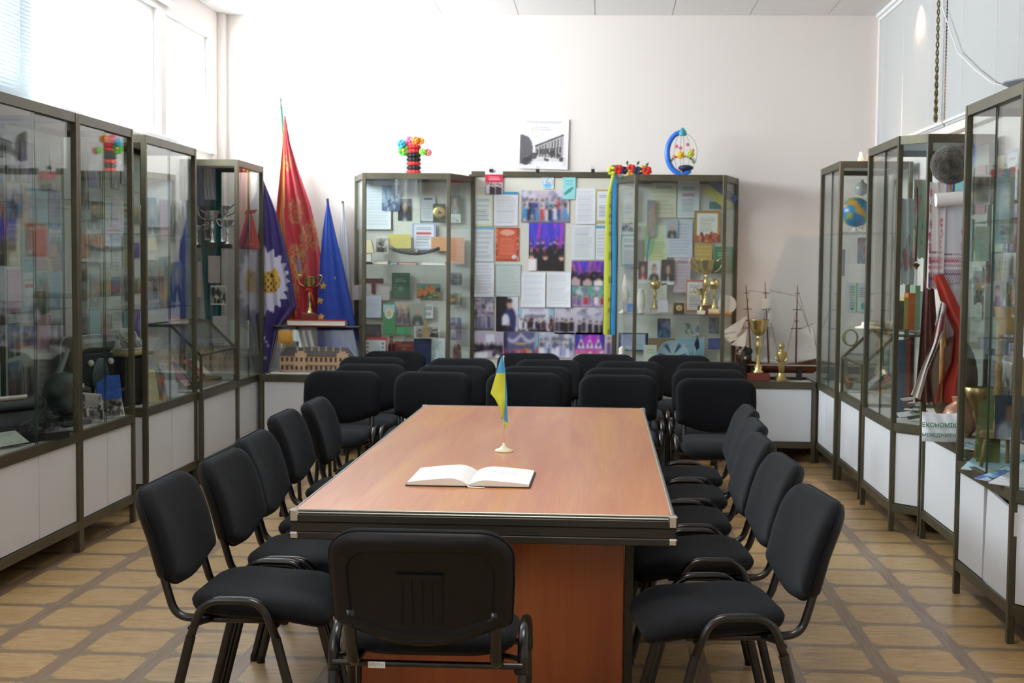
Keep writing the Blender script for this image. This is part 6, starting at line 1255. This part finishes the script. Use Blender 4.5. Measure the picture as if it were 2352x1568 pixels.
def embro(k, c1='b0304a', c2='5a2a4a'):
    for y, h, c in ((.08, .13, c2), (.19, .04, c1), (.26, .07, c1), (.33, .02, c2)): k.put((abs(k.V-y) < h*.5) & ((np.sin(k.U*95)*np.sin(k.V*150) > -.1)) & (k.U > .05) & (k.U < .95), c, .75)
    for x, y in ((.12, .9), (.1, .75), (.14, .6), (.08, .48), (.12, .38)): k.put((((k.U-x)/.1)**2+((k.V-y)/.045)**2 < 1) & (np.sin(k.U*140)*np.sin(k.V*170) > -.3), c1, .85)
    for x, y in ((.82, .62), (.85, .5), (.8, .42)): k.put((((k.U-x)/.06)**2+((k.V-y)/.06)**2 < 1) & (np.sin(k.U*160)*np.sin(k.V*120) > -.1), c1, .6)
clothstrip('embroidered_towel', 'white towel with rows of red embroidery hanging under the fur hat', 2148, 2226, 462, 645, 7.42, 'dde0ea', .006, 2, spots=embro)
clothstrip('embroidered_towel', 'long white towel with scattered red flowers at the left of the fur hat', 2135, 2166, 418, 660, 7.40, 'e2e0e2', .01, 2, spots=embro)
clothstrip('embroidered_towel', 'plain pale lower end of a towel behind the red cloth', 2162, 2226, 640, 790, 7.44, 'cdd0d8', .008, 2)
clothstrip('green_print_cloth', 'pale green patterned cloth hanging in the cut cornered showcase', 2100, 2128, 412, 590, 7.95, 'a9c4b0', .006, 1, spots=lambda k: k.blobs(16, 0, 1, ('7aa88a', 'd09aa0', 'd8d8c0'), .06, .12, asp=.5))
clothstrip('white_shirt', 'white embroidered shirt hanging near the front glass of the cut cornered showcase', 2068, 2100, 455, 650, 8.05, 'c6cdd0', .012, 2, spots=lambda k: k.blobs(8, .2, .6, ('b08a90', 'a9a0b0'), .08, .14, asp=.7))
r = thing('wooden_ladle', 'long dark wooden rod with an arrow end hanging in the cut cornered showcase', 'tool', at(2106, 430, 7.85)); Q = at(2106, 430, 7.85)
obj('rod', MB().tube([at(2103, 600, 7.85)-Q, at(2107, 510, 7.85)-Q, (0, 0, 0)], .006, 8), 'mahogany', r, smooth=True); obj('arrow_end', MB().lathe([(.0, -.02), (.022, .012), (.006, .02)], tuple(at(2105, 612, 7.85)-Q), 8), 'mahogany', r)
for i, (px0, px1, y0, lb, c) in enumerate(((2060, 2071, 690, 'grey', '6a6870'), (2072, 2081, 682, 'yellow', 'c4b060'), (2082, 2097, 672, 'orange', 'c86a32'), (2098, 2108, 655, 'pale green', '8aa888'), (2109, 2118, 668, 'white', 'c8ccd0'))):
    A = at(px0, y0, 7.85); B = at(px1, 746, 7.85); o = obj('upright_book', MB().rbox(A.x, B.x-.001, 0, .11, 0, A.z-1.145, .002), mat('book_cloth', c, .7)); o.location = (0, 7.8, 1.1445); tag(o, lb+' book standing on the glass shelf of the cut cornered showcase', 'book', 'books standing in the cut cornered showcase')
for i, (px0, px1, y0, y1, lb, c) in enumerate(((2064, 2080, 780, 900, 'blue grey', '56687a'), (2081, 2093, 778, 845, 'red', 'b0503c'), (2094, 2104, 775, 880, 'dark brown', '4a3830'))):
    A = at(px0, y0, 7.9); B = at(px1, y1, 7.9); o = obj('hanging_strip', MB().rbox(A.x, B.x, 0, .01, 0, A.z-.624, .001), mat('strip_cloth', c, .8)); o.location = (0, 7.9+.03*i, .624); tag(o, lb+' upright board below the glass shelf of the cut cornered showcase', 'board', 'boards below the glass shelf')
# ---- on the towel cabinet
def redcl(k): k.put((abs(k.V-.55-.1*np.sin(k.U*8)) < .03), '6a1c14', .6); k.put((k.U > .8) & (k.V < .5), '7a2418', .6)
m = MB(); P0 = [(2143, 632), (2160, 700), (2186, 760), (2178, 830), (2150, 880), (2140, 922)]; P1 = [(2166, 628), (2196, 690), (2220, 740), (2218, 820), (2216, 870), (2214, 924)]
o = drape('red_cloth', 'red embroidered cloth hanging in a twisted swag above the lettered white bag', ((2160, 640), (2180, 924)), P0, P1, lambda PX, PY, U, V: (lambda k: (redcl(k), k.c)[1])(Ink(U, V, 'a8301f', 2)), 7.36, 2, .05, pole_m='palewood', mt='cloth', cat='cloth', grp='cloths on the towel cabinet')
drape('brown_cloth', 'dark brown woven cloth falling behind the red cloth', ((2135, 660), (2160, 924)), [(2122, 640), (2112, 760), (2100, 880), (2098, 922)], [(2143, 632), (2150, 740), (2160, 830), (2168, 922)], lambda PX, PY, U, V: Ink(U, V, '4a241c', 2).put(np.sin(U*40) > .4, '5f3428', .7).c, 7.45, 3, .03, pole_m='palewood', mt='cloth', cat='cloth', grp='cloths on the towel cabinet')
drape('linen_cloth', 'cream linen cloth with black embroidery draped beside the red cloth', ((2166, 705), (2160, 924)), [(2158, 690), (2140, 780), (2112, 850), (2090, 905)], [(2174, 700), (2168, 760), (2130, 850), (2112, 918)], lambda PX, PY, U, V: Ink(U, V, 'c4bfb8', 2).blobs(14, .3, .9, ('3a3438', '8a3a44'), .05, .12).c, 7.30, 2, .02, pole_m='palewood', mt='cloth', cat='cloth', grp='cloths on the towel cabinet')
o = obj('grey_sack', MB().ball((0, 0, .26), .13, 20, 14, sy=.5, sz=1.9), mat('brown_burlap', '5c4a3c', .9), smooth=True); o.location = (at(2195, 800, 7.4).x, 7.42, .622); tag(o, 'tall brown burlap sack behind the red cloth', 'sack')
px_ = at(2122, 920, 7.2); o = obj('clay_pot', MB().lathe([(.05, 0), (.09, .05), (.10, .10), (.08, .15), (.045, .175), (.05, .2), (.055, .205)], n=26), 'clay', smooth=True); o.location = (1.885, 7.12, .622); tag(o, 'round glazed brown clay pot on the towel cabinet', 'pot')
r = thing('wicker_jug', 'narrow tan jug with a handle behind the lettered white bag', 'jug', (2.0, 7.02, .622)); obj('jug_body', MB().lathe([(.045, 0), (.055, .06), (.04, .13), (.03, .17), (.045, .215)], n=20), 'palewood', r, smooth=True); obj('jug_handle', MB().tube(smoothpath([(-.035, 0, .16), (-.085, 0, .14), (-.05, 0, .06)], 5, .03), .007, 8), 'palewood', r, smooth=True)
# the lettered white bag
ba = at(2119, 986, 6.86); bb = at(2216, 988, 6.86); bw_ = bb.x-ba.x; bh_ = at(2160, 920, 6.86).z-at(2160, 986, 6.86).z
bag = thing('lettered_bag', 'white folded cloth bag lettered in green, lying at the corner of the towel cabinet', 'bag', ((ba.x+bb.x)/2, 6.86, .622), math.radians(-4))
m = MB(); nu, nv = 30, 14
for sgn in (-1, 1): m.grid(nu, nv, lambda u, v: ((u-.5)*bw_*(1-.04*v*(u < .2)), sgn*.03*math.sin(PI*v)**.6*(1-.5*v)*(1-abs(2*u-1)**6)+.05*v+.003*math.sin(u*21+v*5), bh_*v-.008*math.sin(u*PI*1.0)*v))
m.f = m.f[:nu*nv]+[tuple(reversed(f)) for f in m.f[nu*nv:]]; obj('bag_cloth', m, mat('white_bag_cloth', 'dfe3ea', .8), bag, smooth=True)
M['greenink'] = mat('green_ink', '1f7a5c', .6)
def words3d(txt, parent, size, loc, m_='greenink', rx=PI/2):
    cu = bpy.data.curves.new('lettering', 'FONT'); cu.body = txt; cu.size = size; cu.align_x = 'CENTER'; cu.extrude = .0008; cu.offset = .0005; t = bpy.data.objects.new('lettering', cu); S.collection.objects.link(t)
    bpy.context.view_layer.update(); me = bpy.data.meshes.new_from_object(t.evaluated_get(bpy.context.evaluated_depsgraph_get())); bpy.data.objects.remove(t)
    me.materials.clear(); me.materials.append(M[m_]); o = bpy.data.objects.new('lettering', me); S.collection.objects.link(o); o.parent = parent; o.location = loc; o.rotation_euler = (rx, 0, 0); return o
words3d('ЕКОНОМІКИ', bag, .031, (-.012, -.017, bh_*.52), rx=math.radians(72)); words3d('МЕНЕДЖМЕНТУ', bag, .0245, (-.012, -.033, bh_*.20), rx=math.radians(72))
for i, (y, x, lb, c, kd) in enumerate(((6.72, 1.90, 'light blue magazine lying in front of the lettered bag', '7fb4cc', 'scene'), (6.55, 1.86, 'white and blue booklet on the near half of the towel cabinet', 'c4d0dc', 'text'), (6.42, 1.93, 'pale leaflet at the near end of the towel cabinet', 'd4d8dc', 'text'))):
    sheet('magazine', lb, 'magazine', (x, y, .628+.004*i), .19, .15, kd, c, rz=math.radians(-75+20*i), lean=math.radians(-88), deep=.006, res=.01, group='magazines on the towel cabinet', **(dict(cols=('7fb4cc', 'a8c8d8', '4a88b0'), sky='8fc0d0', ground='6aa0c0') if kd == 'scene' else {}))
r = thing('pile_of_papers', 'heap of small white folded papers at the near corner of the cut cornered showcase', 'papers', (1.80, 7.80, .622)); rr_ = random.Random(9); 
for q in range(9):
    m = MB().rbox(-.04, .04, -.025, .025, 0, .004, .001); m.xf(Matrix.Translation((rr_.uniform(-.06, .06), rr_.uniform(-.08, .08), .02+.012*q)) @ Matrix.Rotation(rr_.uniform(-.6, .6), 4, 'X') @ Matrix.Rotation(rr_.uniform(0, 3), 4, 'Z')); obj('folded_paper', m, 'paper' if q % 3 else 'darkgrey', r)
# ---- nearest right case
sheet('leaflet', 'tall olive green leaflet standing by the glass of the nearest right showcase', 'leaflet', (1.73, 6.07, .785), .10, .30, 'text', '6f7a3c', rz=math.radians(-18), lean=math.radians(-12), n=22, ink='56602c', res=.006)
sheet('portrait', 'dark blue framed photo of a person in an embroidered shirt', 'portrait', (1.755, 5.86, .86), .12, .19, 'portrait', '20344e', rz=math.radians(-14), lean=math.radians(-10), suit='9aa0a8', shirt='c4c8cc', tie='4a4a58', hair='15181c', skin='8a6a5a', mt='gloss', res=.006)
for i, (y, x, lb, c, kd) in enumerate(((5.74, 1.76, 'light blue magazine with dark titles in the nearest right showcase', '8fc4dc', 'scene'), (5.58, 1.76, 'white card lying on the blue magazine', 'd4d8de', 'text'), (6.08, 1.76, 'pale blue leaflet under the green one', 'a9d0dc', 'text'))):
    sheet('magazine', lb, 'magazine', (x, y, .635+.012*(i == 1)), .21, .28, kd, c, rz=math.radians(-60+14*i), lean=math.radians(-80), deep=.005, res=.01, group='magazines in the nearest right showcase', **(dict(cols=('8fc4dc', '5a8ac8', 'd8e8f0'), sky='9fd0e0', ground='4a5ab8') if kd == 'scene' else {}))
sw = thing('spinning_wheel', 'pale wooden spinning wheel with turned posts in the nearest right showcase', 'spinning wheel', (1.79, 6.0, .622), math.radians(-20)); sw.scale = (.95, .95, 1.18)
def turned(x, y, z0, z1, r0=.018):
    n = 22; return [(r0*(.6+.4*abs(math.sin(i*.9))), z0+(z1-z0)*i/n) for i in range(n+1)]
for x in (-.045, .03): obj('turned_post', MB().lathe(turned(x, 0, .12, .56), (x, 0, 0), 14), 'palewood', sw, smooth=True)
obj('bench', MB().rbox(-.12, .12, -.05, .05, .11, .135), 'palewood', sw); obj('basket', MB().lathe([(.05, .50), (.07, .57), (.075, .60), (.068, .60), (.06, .55)], n=20), 'palewood', sw, auto=40)
for x, y in ((-.1, -.04), (.1, -.04), (0, .045)): obj('wheel_leg', MB().tube([(x*1.1, y*1.1, 0), (x*.9, y*.9, .115)], .009, 8), 'palewood', sw, smooth=True)
m = MB().tube([(.06, .10*math.cos(a), .27+.12*math.sin(a)) for a in [2*PI*i/32 for i in range(33)]], .011, 8); 
for a in range(0, 360, 45): m.tube([(.06, 0, .27), (.06, .10*math.cos(math.radians(a)), .27+.12*math.sin(math.radians(a)))], .005, 6)
obj('wheel', m, 'palewood', sw, smooth=True)
o = obj('brass_bowl', MB().lathe([(.03, 0), (.02, .03), (.014, .08), (.03, .12), (.075, .15), (.085, .17), (.07, .16), (.02, .13)], n=24), 'brass', smooth=True); o.scale = (.75, .75, 2.0); o.location = (1.705, 6.15, .622); tag(o, 'brass footed bowl at the far end of the nearest right showcase', 'bowl')
for i, (px0, y0, px1, y1, lb, kd, c) in enumerate(((2236, 622, 2262, 700, 'narrow calendar card with a dark haired person', 'portrait', '9fb0b8'), (2277, 645, 2304, 728, 'violet portrait card of a person in a purple dress', 'lady', 'bcb7c6'), (2288, 385, 2330, 560, 'large pale blue poster with faint figures', 'scene', '8fb8cc'), (2238, 400, 2275, 470, 'grey green photo high on the far pane', 'bwphoto', '8a9894'), (2240, 520, 2272, 600, 'pale green sheet in the middle of the far pane', 'text', 'a9c0b4'), (2310, 640, 2328, 740, 'green and white leaflet beside the violet portrait', 'scene', '8aa888'))):
    on(6.222-.003*i, (px0, y0, px1, y1), 'portrait' if kd in ('portrait', 'lady') else 'poster', lb+' in the nearest right showcase', 'portrait' if kd in ('portrait', 'lady') else 'poster', kind=kd, bgc=c, mt='gloss' if kd != 'text' else 'print', **(dict(cols=('a8c8d8', 'c4ccd0', 'b8b89a', '7aa4c0'), sky='a9ccdc', ground='9cc4d8') if c == '8fb8cc' else {}))
